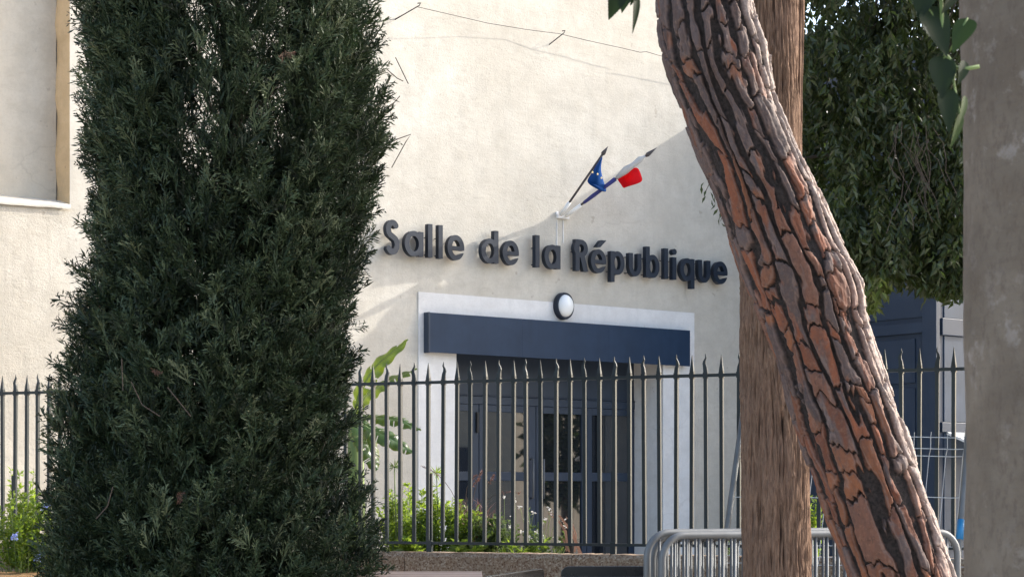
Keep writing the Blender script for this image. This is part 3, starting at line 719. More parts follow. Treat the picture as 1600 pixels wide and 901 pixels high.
for i in range(-64, 48):
    tt = t00 + i * sp
    o = link('bar', bw_ if i % 2 else bs_, None, fence)
    p = FP(tt, 0) - base_of(fence); o.location = tuple(p); o.rotation_euler = (rnd.uniform(-.004, .004), rnd.uniform(-.006, .006), ang + rnd.uniform(-.12, .12))
    if i % 4 == 1: o.scale = (-1, 1, 1)
TA, TB = t00 - 64.6 * sp, t00 + 47.6 * sp
for z, hh, dd in ((ZR, 0.011, 0.013), (Z0, 0.010, 0.0145)):
    mb = MB(); c = (FP(TA, z) + FP(TB, z)) / 2; mb.box(c, (TB - TA) / 2, dd, hh, FU, FN); mb.build('top_rail' if z == ZR else 'bottom_rail', MAT['iron'], fence)
for x, zt_ in ((671.5, 1.45), (958.5, 1.46), (300, 1.45), (1290, 1.46), (20, 1.45), (1640, 1.45)):
    tt = ft(x); mb = MB(); mb.box(FP(tt - 0.006, (WT + zt_) / 2 + .001, -0.022), 0.016, 0.010, (zt_ - WT) / 2, FU, FN)
    mb.box(FP(tt, (WT + Z0) / 2, 0.001), 0.020, 0.016, (Z0 - WT) / 2 + .02, FU, FN); mb.build('stay', MAT['iron'], fence)

# ------------------------------------------------------------------ planted bed behind the fence
bed = MB(); k = 40; V = []
for j in range(9):
    for i in range(k + 1):
        tt = ft(420) + (ft(960) - ft(420)) * i / k; V.append(FP(tt, WT - 0.06 - 0.012 * j + 0.03 * math.sin(i * 1.3 + j), -0.145 - 0.14 * j))
V += [FP(ft(420) + (ft(960) - ft(420)) * i / k, 0, -0.145 - 0.14 * 8.2) for i in range(k + 1)]
bed.add(V, [(j * (k + 1) + i, j * (k + 1) + i + 1, (j + 1) * (k + 1) + i + 1, (j + 1) * (k + 1) + i) for j in range(9) for i in range(k)])
tag(bed.build('planted_bed', MAT['bedsoil'], None, True), kind='structure')

# ------------------------------------------------------------------ leaf clouds
def rot_from(d, roll):
    """matrices (n,3,3) whose z axis is d"""
    d = d / (np.linalg.norm(d, axis=1, keepdims=True) + 1e-9)
    a = np.where(np.abs(d[:, 2:3]) < 0.95, np.array([[0, 0, 1.0]]), np.array([[1.0, 0, 0]]))
    x = np.cross(a, d); x /= np.linalg.norm(x, axis=1, keepdims=True) + 1e-9; y = np.cross(d, x)
    c, s = np.cos(roll)[:, None], np.sin(roll)[:, None]
    return np.stack([c * x + s * y, -s * x + c * y, d], axis=2)

def cloud(templates, pos, dirs, scale, tint, jit=0.25, rng=R, lighten=0.0):
    """copies of quad templates (V (n,3), Q (m,4)) placed, turned and scaled; returns arrays for one mesh"""
    pos, dirs = np.asarray(pos, float), np.asarray(dirs, float); n = len(pos)
    scale = np.broadcast_to(np.asarray(scale, float), (n,)); tint = np.broadcast_to(np.asarray(tint, float), (n,))
    M = rot_from(dirs, rng.uniform(0, 2 * math.pi, n)); ch = rng.integers(0, len(templates), n)
    Vs, Qs, Ts, base = [], [], [], 0
    for k_, (tv, tq) in enumerate(templates):
        ix = np.where(ch == k_)[0]
        if not len(ix): continue
        v = np.einsum('nij,mj->nmi', M[ix], tv) * scale[ix, None, None] + pos[ix, None, :]
        q = tq[None] + (np.arange(len(ix)) * len(tv))[:, None, None] + base
        Vs.append(v.reshape(-1, 3)); Qs.append(q.reshape(-1, 4)); base += len(ix) * len(tv)
        Ts.append(np.clip(tint[ix, None] + rng.uniform(-jit, jit, (len(ix), len(tv) // 4 if len(tv) % 4 == 0 else 1)).repeat(4 if len(tv) % 4 == 0 else len(tv), axis=1), 0, 1).ravel())
    return np.concatenate(Vs), np.concatenate(Qs), np.concatenate(Ts)

def cloud_obj(name, data, mat, parent, kind='stuff'):
    V, Q, T = data; b = base_of(parent) if parent is not None else 0
    o = link(name, np_mesh(name, V - b, Q, False, {'tint': T}), mat, parent)
    if kind: o['kind'] = kind
    return o

def blade(p, d, L, wd, rng, taper=0.55):
    """one thin quad: base p, direction d"""
    d = d / np.linalg.norm(d); a = rng.normal(size=3); x = np.cross(a, d); x /= np.linalg.norm(x) + 1e-9
    return [p - x * wd * .42, p + d * L * 0.55 - x * wd * 0.5, p + d * L + x * wd * .08, p + d * L * 0.5 + x * wd * .5]

def spray_template(seed, nside=5):
    """a fan of scale-leaved branchlets: axis, forked side shoots, stubby thick tips"""
    g = np.random.default_rng(seed); V = []
    bend = np.array([g.uniform(-.3, .3), g.uniform(-.3, .3), 0])
    ax = lambda t_: np.array([0, 0, t_]) + bend * t_ * t_
    for k_ in range(3): V += blade(ax(k_ / 3), ax((k_ + 1) / 3) - ax(k_ / 3), 0.42, 0.06, g)
    for k_ in range(nside):
        for sd in (-1, 1):
            t_ = 0.10 + 0.8 * (k_ + (0.5 if sd > 0 else 0)) / nside; p = ax(t_)
            L = (0.50 * (1 - t_) + 0.15) * g.uniform(.75, 1.2); an = g.uniform(.42, .72); el = g.uniform(-.35, .35)
            d = np.array([sd * math.sin(an), el, math.cos(an)]); d /= np.linalg.norm(d)
            V += blade(p, d, L, 0.05, g)
            for q, s2 in ((0.3, 1), (0.5, -1), (0.72, 1)):
                an2 = an + s2 * g.uniform(.45, .7); d2 = np.array([sd * math.sin(an2), el + g.uniform(-.25, .25), math.cos(an2)])
                V += blade(p + d * L * q, d2, max(.11, L * g.uniform(.34, .5)), 0.043, g)
    V = np.array(V); return V, np.arange(len(V)).reshape(-1, 4)
SPRAYS = [spray_template(100 + k_) for k_ in range(8)]

# ------------------------------------------------------------------ big dark cypress on the left
CY = 11.2
edgeL = [(-260, 140), (0, 112), (100, 122), (200, 124), (330, 128), (450, 118), (540, 92), (620, 82), (720, 72), (800, 66), (901, 62), (1124, 70)]
edgeR = [(-260, 570), (0, 598), (110, 606), (190, 612), (270, 602), (340, 585), (400, 580), (500, 572), (560, 582), (640, 574), (730, 570), (780, 592), (850, 604), (901, 600), (1124, 590)]
def edges(z):
    y = HY - (z - EYE) * F / CY
    l = np.interp(y, *zip(*edgeL)); r = np.interp(y, *zip(*edgeR)); return (l + 24 - HX) * CY / F, (r - 20 - HX) * CY / F
cyp = thing('cypress_tree', (-1.66, CY, 0), 'dense dark green cypress filling the left foreground', 'tree')
mb = MB(); mb.tube([(-1.66, CY, -0.1), (-1.66, CY, 1.0), (-1.64, CY, 3), (-1.62, CY, 6.2)], [0.13, 0.11, 0.08, 0.02], 10); mb.build('trunk', MAT['fibrebark'], cyp, True)
g = np.random.default_rng(5)
def crown(g, nplume, per, edgef, yc, z0, z1, front, sc=(0.11, 0.21), thin=None):
    pos, dr, tt, scl = [], [], [], []
    for i in range(nplume):
        zc = g.uniform(z0, z1); l, r = edgef(zc); cx, rx = (l + r) / 2, (r - l) / 2
        th = g.uniform(0, 2 * math.pi) if g.random() > front else g.uniform(math.pi * 1.02, math.pi * 1.98)
        th = (round(th / (2 * math.pi / 34)) + g.normal(0, .22)) * 2 * math.pi / 34; depth = g.choice([0.88, 0.74, 0.56], p=[.6, .28, .12]) * g.uniform(.93, 1.06)
        c = np.array([cx + rx * depth * math.cos(th), yc + rx * 0.95 * depth * math.sin(th), zc])
        if thin is not None and thin(c, g): continue
        Lz = g.uniform(.35, .85); rr = g.uniform(.06, .135) * min(1, rx / 0.8)
        out = np.array([math.cos(th), math.sin(th), 0]); lean = np.array([out[0] * .25, out[1] * .25, 1.0])
        n_ = int(per * rr / .10 * Lz / .55)
        u_ = g.uniform(-1, 1, n_); ph = g.uniform(0, 2 * math.pi, n_); rad = np.sqrt(np.clip(1 - u_ ** 2, 0, 1)) * g.uniform(.45, 1, n_) ** .5
        pt = c + lean[None] * (u_ * Lz)[:, None] + np.stack([np.cos(ph) * rad * rr, np.sin(ph) * rad * rr, np.zeros(n_)], 1)
        dd = np.stack([np.cos(ph) * rad, np.sin(ph) * rad, np.full(n_, .0)], 1) * .7 + out * .45 + np.array([0, 0, 1.15]) + g.normal(0, .28, (n_, 3))
        base = g.uniform(.15, .78)
        pos.append(pt); dr.append(dd); tt.append(np.clip(base + g.normal(0, .17, n_), 0, 1)); scl.append(g.uniform(*sc, n_))
    pos, dr, tt, scl = np.concatenate(pos), np.concatenate(dr), np.concatenate(tt), np.concatenate(scl)
    # keep the tips inside the outline, a few stray out
    l, r = edgef(pos[:, 2]); cx, rx = (l + r) / 2, (r - l) / 2
    q = np.hypot(pos[:, 0] - cx, (pos[:, 1] - yc) / .95) / rx
    keep = q < 0.97 + 0.05 * g.random(len(q))
    return pos[keep], dr[keep], scl[keep], tt[keep]
def thin_cyp(c, g):   # looser crown in the upper middle, where the wall shows through
    x = HX + c[0] * F / c[1]; y = HY - (c[2] - EYE) * F / c[1]
    return 270 < x < 470 and y < 330 and g.random() < 0.42
pos, dr_, scl, tt = crown(g, 440, 44, edges, CY, 0.25, 4.7, 0.66, thin=thin_cyp)
cloud_obj('crown', cloud(SPRAYS, pos, dr_, scl, tt, 0.14, g), MAT['cypress'], cyp)
# inner shell of darker, older sprays
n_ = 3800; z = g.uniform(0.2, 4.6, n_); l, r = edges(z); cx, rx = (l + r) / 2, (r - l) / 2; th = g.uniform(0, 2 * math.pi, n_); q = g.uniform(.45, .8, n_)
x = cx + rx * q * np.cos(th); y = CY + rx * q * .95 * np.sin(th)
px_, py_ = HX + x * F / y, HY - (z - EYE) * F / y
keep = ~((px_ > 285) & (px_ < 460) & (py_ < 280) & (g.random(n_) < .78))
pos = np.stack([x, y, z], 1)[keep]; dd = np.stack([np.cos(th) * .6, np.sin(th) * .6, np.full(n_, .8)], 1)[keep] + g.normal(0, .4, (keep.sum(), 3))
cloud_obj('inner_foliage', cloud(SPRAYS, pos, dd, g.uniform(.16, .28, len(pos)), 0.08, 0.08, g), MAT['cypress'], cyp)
# limbs, bare twigs
mb = MB()
for i in range(46):
    z = g.uniform(.3, 4.2); th = g.uniform(0, 2 * math.pi); l, r = edges(z + .5); rr = (r - l) / 2 * .8
    mb.tube([(-1.65, CY, z), (-1.65 + .35 * rr * math.cos(th), CY + .35 * rr * math.sin(th), z + .2), (-1.65 + rr * math.cos(th), CY + rr * math.sin(th), z + .75)], [.022, .016, .006], 5)
mb.build('limb', MAT['twig'], cyp)
for pts in ([(612, 262), (634, 222), (642, 210), (622, 217), (600, 228)], [(618, 90), (638, 131)], [(604, 108), (620, 122), (630, 127)], [(205, 596), (222, 632), (250, 650)], [(262, 605), (290, 640), (298, 650)], [(118, 400), (124, 418), (132, 430)], [(612, 165), (625, 150)], [(176, 760), (168, 790), (150, 810)], [(190, 560), (192, 610)]):
    mb = MB(); mb.tube([P(x, y, CY - (0.05 if x > 560 or x < 140 else 1.02)) for x, y in pts], 0.0028, 5); mb.build('bare_twig', MAT['twig'], cyp)
for (x, y) in ((273, 772), (240, 578), (445, 80)):
    c = P(x, y, CY - .98)
    cloud_obj('dead_sprig', cloud(SPRAYS, c + g.normal(0, .012, (3, 3)), g.normal(0, .4, (3, 3)) + [.6, -.2, -.3], .06, .5, .2, g), MAT['dead'], cyp)

# ------------------------------------------------------------------ trunks with modelled bark
def trunk_grid(z_list, xl, xr, Yc, ydepth, nth):
    """rings from left and right outline; returns ring centres, half widths, theta grid"""
    th = np.linspace(0, 2 * math.pi, nth, endpoint=False)
    cx = (xl + xr) / 2; rx = (xr - xl) / 2
    return th, cx, rx
# leaning pine
PY = 7.0
pl = [(-1200, 930), (-600, 985), (-200, 1012), (0, 1028), (60, 1032), (100, 1040), (200, 1076), (310, 1121), (400, 1152), (490, 1186), (570, 1216), (690, 1252), (800, 1291), (901, 1326), (1100, 1398), (1330, 1478)]
pr = [(-1200, 1040), (-600, 1110), (-200, 1148), (0, 1172), (70, 1192), (160, 1212), (230, 1243), (310, 1284), (380, 1312), (420, 1334), (455, 1346), (490, 1351), (560, 1372), (640, 1400), (730, 1431), (820, 1464), (901, 1492), (1100, 1570), (1330, 1664)]
pine = thing('leaning_pine', P(1570, 1324, PY) * np.array([1, 1, 0]), 'leaning pine with thick orange brown plated bark', 'tree')
nth, nz = 330, 860
zz = np.concatenate([np.linspace(-0.02, 0.75, 90, endpoint=False), np.linspace(0.75, 3.3, nz - 170, endpoint=False), np.linspace(3.3, 5.6, 80)]); nz = len(zz)
yy = HY - (zz - EYE) * F / PY
xl = (np.interp(yy, *zip(*pl)) - HX) * PY / F; xr = (np.interp(yy, *zip(*pr)) - HX) * PY / F
ker = np.hanning(25); ker /= ker.sum(); pad = lambda a: np.convolve(np.pad(a, 12, mode='edge'), ker, 'valid')
xl, xr = pad(xl), pad(xr)
th = np.linspace(0, 2 * math.pi, nth, endpoint=False)
TH, ZZ = np.meshgrid(th, zz)
cx = ((xl + xr) / 2)[:, None]; rx = ((xr - xl) / 2)[:, None] - 0.004
g = np.random.default_rng(21)
# long wandering fissures split the bark into columns, thin cross cracks split the columns into plates
cols = 20; A = 2 * math.pi / cols
cyl = lambda r_, kz, o_=0.0: np.stack([np.cos(TH) * r_ + o_, np.sin(TH) * r_, ZZ * kz], -1)
q_ = TH / A + (fbm(cyl(1.5, 1.6), 4, 3) - .5) * 2.4 + (fbm(cyl(5, 6), 9, 3) - .5) * 1.0 + (fbm(cyl(14, 20), 12, 3) - .5) * .36
ci = np.floor(q_).astype(int); fr = q_ - ci; cm = ci % cols
dc = np.minimum(fr, 1 - fr)                                   # distance to the column edge
side = np.where(fr < .5, ci, ci + 1) % cols
fw = .17 + .26 * fbm(cyl(2.5, 3.0, 5.0), 23, 3) + .05 * sstep(2.3, 2.6, ZZ)               # fissure half width
plate_z = np.full(TH.shape, 9.0); pid = np.zeros(TH.shape, int)
zc_ = ZZ + (fr - .5) * .05 * np.where(cm % 2, 1, -1) + (fbm(cyl(8, 8), 14, 3) - .5) * .085 + (fbm(cyl(22, 32), 15, 3) - .5) * .014
for c_ in range(cols):
    cuts = [-.4]
    while cuts[-1] < 6.2: cuts.append(cuts[-1] + g.choice([g.uniform(.05, .1), g.uniform(.1, .2), g.uniform(.18, .3)]))
    cuts = np.array(cuts); m_ = cm == c_; zi = zc_[m_]; j_ = np.searchsorted(cuts, zi)
    plate_z[m_] = np.minimum(np.abs(zi - cuts[np.clip(j_ - 1, 0, len(cuts) - 1)]), np.abs(zi - cuts[np.clip(j_, 0, len(cuts) - 1)])); pid[m_] = c_ * 100 + j_
for yb_, w_ in ((306, .007), (498, .007)):                     # two rough rings where old branch whorls were
    zr_ = EYE + (HY - yb_) * PY / F; plate_z = np.minimum(plate_z, np.abs(ZZ - zr_ + (fbm(cyl(4, 3), 27, 3) - .5) * .3) - w_ + .03 * (fbm(cyl(6, 8), 29, 2) > .5))
e1 = (dc - fw * .62) / .22; e2 = (plate_z - .0045) / .014
fine = fbm(cyl(9, 16), 31); ragged = (fbm(cyl(22, 30), 37, 3) - .5)
edge = np.minimum(e1, e2) + ragged * .6                       # <0 in the fissures
rvt = g.random(cols * 100 + 200); rv = rvt[pid]
flake = fbm(np.stack([np.cos(TH) * 4 + rv * 9, np.sin(TH) * 4, ZZ * 6 + rv * 31], -1), 41, 4)
fl8 = flake * 13; terr = np.floor(fl8) / 13; crack = np.abs(fl8 - np.round(fl8))
body = sstep(-.25, .35, edge)
h = body * .019 + sstep(.2, 1.6, np.minimum(e1, e2 * .5)) * .004 + (rv - .5) * .007 * body + (terr - .45) * .030 * body + (fine - .5) * .008 + ragged * .006 * (1 - body)
h -= 0.012; plate = rv
pickt = g.random(len(rvt)) * .62; zt_ = np.interp(ZZ, [.9, 1.55, 1.75, 1.95, 2.3, 2.45, 2.9, 3.2], [-.05, -.02, .2, .02, .0, .3, .44, .4])
layer = pickt[pid] + zt_ + (flake - .5) * 1.5 + .05
edge = np.clip(edge * .3 + .3, 0, 1)
# two knots
for (kx, ky, rr_, hh_) in ((1205, 80, .035, .022), (1348, 455, .04, .014)):
    kz = EYE + (HY - ky) * PY / F; kt = math.radians(-12)
    dt = (TH - kt + math.pi) % (2 * math.pi) - math.pi; dk = np.hypot(dt * .16, ZZ - kz) / rr_
    h += hh_ * np.exp(-dk ** 2) - hh_ * .8 * np.exp(-(dk / .4) ** 2)
X = cx + (rx + h) * np.cos(TH); Yv = PY + (rx * .97 + h) * np.sin(TH)
V = np.stack([X, Yv, ZZ], -1).reshape(-1, 3)
def gridq(nz, nth):
    i = np.arange(nz - 1)[:, None] * nth; k_ = np.arange(nth)[None]; k2 = (k_ + 1) % nth
    return np.stack([i + k_, i + k2, i + nth + k2, i + nth + k_], -1).reshape(-1, 4)
link('trunk', np_mesh('trunk', V - base_of(pine), gridq(nz, nth), True, {'plate': plate.ravel(), 'edge': edge.ravel(), 'layer': layer.ravel(), 'crack': crack.ravel(), 'painted_sun': (sstep(.55, .97, np.cos(TH + .1)) * (.4 + .6 * body)).ravel()}), MAT['pinebark'], pine)  # last attribute masks the right edge where sunlight is painted into the bark
# pine crown high above the frame
def needle_template(seed):
    g_ = np.random.default_rng(seed); V_ = []
    for k_ in range(26):
        d = g_.normal(size=3); d[2] += .5; d /= np.linalg.norm(d); V_ += blade(np.zeros(3), d, g_.uniform(.6, 1), .03, g_)
    V_ = np.array(V_); return V_, np.arange(len(V_)).reshape(-1, 4)
NEED = [needle_template(k_) for k_ in range(3)]
g = np.random.default_rng(77)
top = np.array([(985 - HX) * PY / F, PY, 5.6]); mb = MB(); pc = []
for i in range(11):
    th_ = i * 2.4; e_ = top + np.array([1.7 * math.cos(th_), 1.7 * math.sin(th_), .6 + .12 * i]); mb.tube([top - ZU * .1, (top + e_) / 2 + ZU * .1, e_], [.05, .035, .012], 6)
    pc.append(e_ + g.normal(0, .42, (120, 3)) * np.array([1, 1, .5]))
mb.build('limb', MAT['fibrebark'], pine)
pc = np.concatenate(pc); cloud_obj('crown', cloud(NEED, pc, g.normal(size=(len(pc), 3)) + [0, 0, .6], .16, .4, .2, g), MAT['cypress'], pine)

# straight cypress trunk behind it
TY = 9.0
cy2 = thing('straight_tree', P(1213, 1200, TY) * np.array([1, 1, 0]), 'straight brown trunk with fibrous bark just behind the leaning pine', 'tree')
def fibre_trunk(name, pl_, pr_, Yc, ztop, nth, nz, parent, seed, amp=.013, zbot=-.02):
    zz = np.linspace(zbot, ztop, nz); yy = HY - (zz - EYE) * F / Yc
    xl = (np.interp(yy, *zip(*pl_)) - HX) * Yc / F; xr = (np.interp(yy, *zip(*pr_)) - HX) * Yc / F
    th = np.linspace(0, 2 * math.pi, nth, endpoint=False); TH, ZZ = np.meshgrid(th, zz)
    cx = ((xl + xr) / 2)[:, None]; rx = ((xr - xl) / 2)[:, None]
    sw = (fbm(np.stack([np.cos(TH) * 1.5, np.sin(TH) * 1.5, ZZ * 1.2], -1), seed) - .5) * .5
    a = TH + sw; rid = fbm(np.stack([np.cos(a) * 17, np.sin(a) * 17, ZZ * 5.0], -1), seed + 3, 4)
    rid2 = 1 - np.abs(2 * rid - 1) * 2.4
    bl = fbm(np.stack([np.cos(TH), np.sin(TH), ZZ * 1.4], -1), seed + 8, 3)
    h = rid2 * amp + (bl - .5) * .045
    g_ = np.random.default_rng(seed)
    for k_ in range(12):
        kt, kz = g_.uniform(math.pi * .95, math.pi * 2.05), g_.uniform(.7, 3.6); dk = np.hypot(((TH - kt + math.pi) % (2 * math.pi) - math.pi) * .15, ZZ - kz) / g_.uniform(.012, .026)
        h = h + .014 * np.exp(-dk ** 2) - .026 * np.exp(-(dk / .45) ** 2)
    V = np.stack([cx + (rx + h) * np.cos(TH), Yc + (rx + h) * np.sin(TH), ZZ], -1).reshape(-1, 3)
    return link(name, np_mesh(name, V - base_of(parent), gridq(nz, nth), True, {'ridge': np.clip(.5 + rid2 * .5, 0, 1).ravel()}), MAT['fibrebark'], parent)
fibre_trunk('trunk', [(-700, 1160), (0, 1160), (440, 1162), (901, 1165), (1200, 1150)], [(-700, 1225), (0, 1240), (440, 1250), (640, 1256), (720, 1262), (901, 1263), (1200, 1275)], TY, 5.2, 280, 400, cy2, 51)
fibre_trunk('second_stem', [(-700, 1232), (0, 1241), (140, 1241), (230, 1238), (420, 1228), (600, 1215)], [(-700, 1250), (0, 1256), (140, 1254), (230, 1252), (420, 1248), (600, 1235)], TY + .03, 5.0, 90, 260, cy2, 63, .003, 1.9)
g = np.random.default_rng(88)
def edge2(z): z = np.asarray(z, float); r_ = np.interp(z, [4.3, 4.9, 6.2, 7.8], [.35, .95, 1.0, .2]); return 1.24 - r_, 1.24 + r_
pos, dr_, scl, tt = crown(g, 60, 30, edge2, TY, 4.9, 7.4, 0.0, (.24, .38))
cloud_obj('crown', cloud(SPRAYS, pos, dr_, scl, tt, .14, g), MAT['cypress'], cy2)

# smooth hackberry trunk at the right edge, near the camera
HYD = 3.6
hack = thing('smooth_barked_tree', P(1690, 1500, HYD) * np.array([1, 1, 0]), 'smooth grey brown trunk at the right edge with large hanging leaves', 'tree')
zz = np.linspace(-.02, 3.6, 300); nth = 140; th = np.linspace(0, 2 * math.pi, nth, endpoint=False); TH, ZZ = np.meshgrid(th, zz)
yv = HY - (ZZ - EYE) * F / HYD; lx = (np.interp(yv, [-1200, 0, 250, 450, 700, 901, 1900], [1500, 1504, 1509, 1509, 1514, 1513, 1490]) - HX) * HYD / F
r0 = .205 + .05 * sstep(.6, 0, ZZ); h = (fbm(np.stack([np.cos(TH) * 1.5, np.sin(TH) * 1.5, ZZ * 2.2], -1), 71) - .5) * .02 + (fbm(np.stack([np.cos(TH) * 5, np.sin(TH) * 5, ZZ * 14], -1), 75) - .5) * .005
V = np.stack([lx + r0 + (r0 + h) * np.cos(TH), HYD + (r0 + h) * np.sin(TH), ZZ], -1).reshape(-1, 3)
link('trunk', np_mesh('trunk', V - base_of(hack), gridq(len(zz), nth), True), MAT['smoothbark'], hack)
def serrate_leaf(nm, base, tip, width, nrm, mat, parent, seed, fold=.25, tint=.3):
    g_ = np.random.default_rng(seed); base, tip = np.array(base, float), np.array(tip, float); ax = tip - base; L = np.linalg.norm(ax); ax /= L
    nrm = np.array(nrm, float); sx = np.cross(ax, nrm); sx /= np.linalg.norm(sx); nn = np.cross(sx, ax)
    k = 31; V = []
    for i in range(k + 1):
        t_ = i / k; wv = width * .5 * (math.sin(math.pi * min(1, t_ ** .62)) ** .85 * (1 - .3 * t_)) * 1.12
        tooth = (1 + .06 * (1 if i % 2 else -1)) if 4 < i < k - 3 else 1
        cur = nn * (-.10 * L * t_ * t_); c = base + ax * L * t_ + cur
        V += [c - sx * wv * tooth + nn * wv * fold, c - sx * wv * .5 + nn * wv * fold * .45, c, c + sx * wv * .5 + nn * wv * fold * .45, c + sx * wv * tooth + nn * wv * fold]
    Q = np.array([(5 * i + a, 5 * i + a + 1, 5 * i + a + 6, 5 * i + a + 5) for i in range(k) for a in range(4)])
    o = link(nm, np_mesh(nm, np.array(V) - base_of(parent), Q, True, {'tint': np.full(len(V), tint)}), mat, parent)
    return o
LY = 3.25
for i, (bx, by, tx, ty, wd, nrx, tn) in enumerate([(1452, -40, 1436, 30, 48, -.1, .2), (1448, 12, 1484, 86, 52, .3, .25), (1496, -20, 1474, 22, 22, .9, .3), (1516, 30, 1488, 80, 36, -.5, .7),
        (1470, 88, 1474, 152, 44, .1, .2), (1478, 138, 1486, 206, 36, .2, .25), (1502, 178, 1488, 232, 16, .7, .9), (1508, 150, 1502, 196, 14, .8, .9), (1508, 96, 1499, 132, 20, .6, .5), (1474, -62, 1500, -6, 44, .2, .3)]):
    serrate_leaf('leaf', P(bx, by, LY), P(tx, ty, LY - .015), wd * LY / F, (nrx, -1, .25), MAT['nearleaf'], hack, 300 + i, .22, tn)
for path, r_ in (([(1475, -80), (1470, -20), (1472, 50), (1478, 86), (1494, 106), (1508, 108), (1530, 104)], .0035), ([(1494, 106), (1490, 125), (1494, 150), (1500, 178), (1496, 200)], .002), ([(1472, 50), (1455, 20), (1448, 10)], .002), ([(1480, 88), (1474, 92)], .0018), ([(1512, 28), (1500, 50), (1484, 80)], .0018)):
    mb = MB(); mb.tube([P(x, y, LY) for x, y in path], r_, 6); mb.build('twig', MAT['stem'], hack, True)
LY2 = 3.9
for i, (bx, by, tx, ty, wd, nrx) in enumerate([(975, -30, 952, 30, 34, .2), (985, -20, 970, 19, 26, -.5), (995, -8, 992, 52, 14, .8), (1001, -30, 986, 8, 20, .3)]):
    serrate_leaf('leaf', P(bx, by, LY2), P(tx, ty, LY2 - .01), wd * LY2 / F, (nrx, -1, .2), MAT['nearleaf'], hack, 330 + i, .22, .3)
mb = MB(); mb.tube([P(1600, -360, 3.7), P(1400, -200, 3.75), P(1150, -90, 3.85), P(1000, -32, LY2), P(960, -40, LY2)], [.02, .014, .008, .003, .002], 6); mb.build('branch', MAT['twig'], hack, True)
def simple_leaf(wd=.34, fold=.12):
    V_ = np.array([(0, 0, 0), (-wd / 2, fold, .45), (0, 0, 1), (0, .0, .5), (wd / 2, fold, .45)], float)
    return np.array([V_[0], V_[3], V_[2], V_[1], V_[0], V_[4], V_[2], V_[3]]), np.array([[0, 1, 2, 3], [4, 5, 6, 7]])
LEAF = simple_leaf(); LEAFW = simple_leaf(.5); LEAFN = simple_leaf(.24, .08)
g = np.random.default_rng(91); mb = MB(); pc = []
for i in range(10):
    th_ = i * 2.4 + .3; st = np.array([1.07, HYD, 3.5]); e_ = st + np.array([1.1 * math.cos(th_) + .3, 1.2 * math.sin(th_), .7 + .14 * i]); mb.tube([st - ZU * .15, (st + e_) / 2 + ZU * .15, e_], [.09, .05, .015], 7)
    for k_ in range(3): pc.append(st + (e_ - st) * g.uniform(.6, 1.1) + g.normal(0, .32, (90, 3)))
mb.build('limb', MAT['smoothbark'], hack, True)
pc = np.concatenate(pc); pc = pc[pc[:, 2] > 2.55 + 0.0]; pc = pc[(pc[:, 2] - EYE) / np.maximum(pc[:, 1], .5) > .285]
cloud_obj('crown', cloud([LEAFW], pc, g.normal(size=(len(pc), 3)) - [0, 0, .9], .1, .4, .3, g), MAT['nearleaf'], hack)

# ------------------------------------------------------------------ drooping broadleaf tree behind the fence
DY = 12.6
drp = thing('drooping_tree', (P(1640, 0, DY)[0], DY, 0), 'dark broadleaf tree with drooping leafy branches above the fence on the right', 'tree')
g = np.random.default_rng(33)
bx_ = P(1640, 0, DY)[0]
mb = MB(); mb.tube([(bx_, DY, -.05), (bx_ - .03, DY, 2), (bx_ - .1, DY, 4), (bx_ - .25, DY, 6.2)], [.15, .13, .10, .05], 12); mb.build('trunk', MAT['smoothbark'], drp, True)
low = [(1230, 395), (1262, 400), (1300, 385), (1330, 402), (1345, 455), (1368, 470), (1380, 440), (1402, 412), (1420, 425), (1440, 440), (1480, 446), (1512, 440), (1560, 450), (1700, 440)]
def low_y(x): return np.interp(x, *zip(*low))
pos, tt = [], []
ncl = 430
for i in range(ncl):
    x = g.uniform(1215, 1690); y = g.uniform(-260, low_y(x) - 18)
    if g.random() < .28: y = low_y(x) - g.uniform(14, 60)
    Y = DY + g.uniform(-.8, .8); c = P(x, y, Y)
    k_ = 17; q = c + g.normal(0, 1, (k_, 3)) * np.array([.11, .14, .12])
    pos.append(q); tt.append(np.full(k_, g.uniform(.2, .72)))
pos, tt = np.concatenate(pos), np.concatenate(tt)
def gaps(p):    # leave holes where the sky shows
    x = HX + p[:, 0] * F / p[:, 1]; y = HY - (p[:, 2] - EYE) * F / p[:, 1]
    return ((np.hypot((x - 1268) / 26, (y - 10) / 24) < 1) & (g.random(len(x)) < .8)) | ((np.hypot((x - 1428) / 12, (y - 30) / 12) < 1)) | (y > low_y(x) - 9)
keep = ~gaps(pos); pos, tt = pos[keep], tt[keep]
# each sprig: a hanging twig with leaves
LP, LD_, LT, LS = [], [], [], []
tw = MB()
for p, t_ in zip(pos, tt):
    L = g.uniform(.09, .2); dr0 = np.array([g.uniform(-.35, .35), g.uniform(-.35, .35), -1.0]); n_ = g.integers(7, 12)
    for k_ in range(n_):
        a = k_ / n_; sd = 1 if k_ % 2 else -1; an = g.uniform(0, 6.28)
        LP.append(p + dr0 * L * a); LD_.append(np.array([math.cos(an) * .7, math.sin(an) * .7, -.9]) + g.normal(0, .28, 3)); LT.append(t_ + (.15 if g.random() < .1 else 0)); LS.append(g.uniform(.05, .085))
LP, LD_, LT, LS = map(np.array, (LP, LD_, LT, LS))
yy_ = HY - (LP[:, 2] - EYE) * F / LP[:, 1]; xx_ = HX + LP[:, 0] * F / LP[:, 1]
LT = np.where((np.abs(xx_ - 1368) < 22) & (yy_ > 425), .97, LT)
cloud_obj('crown', cloud([LEAFW, LEAF, simple_leaf(.42, .2)], LP, LD_, LS, LT, .16, g), MAT['droop'], drp)
mb = MB()
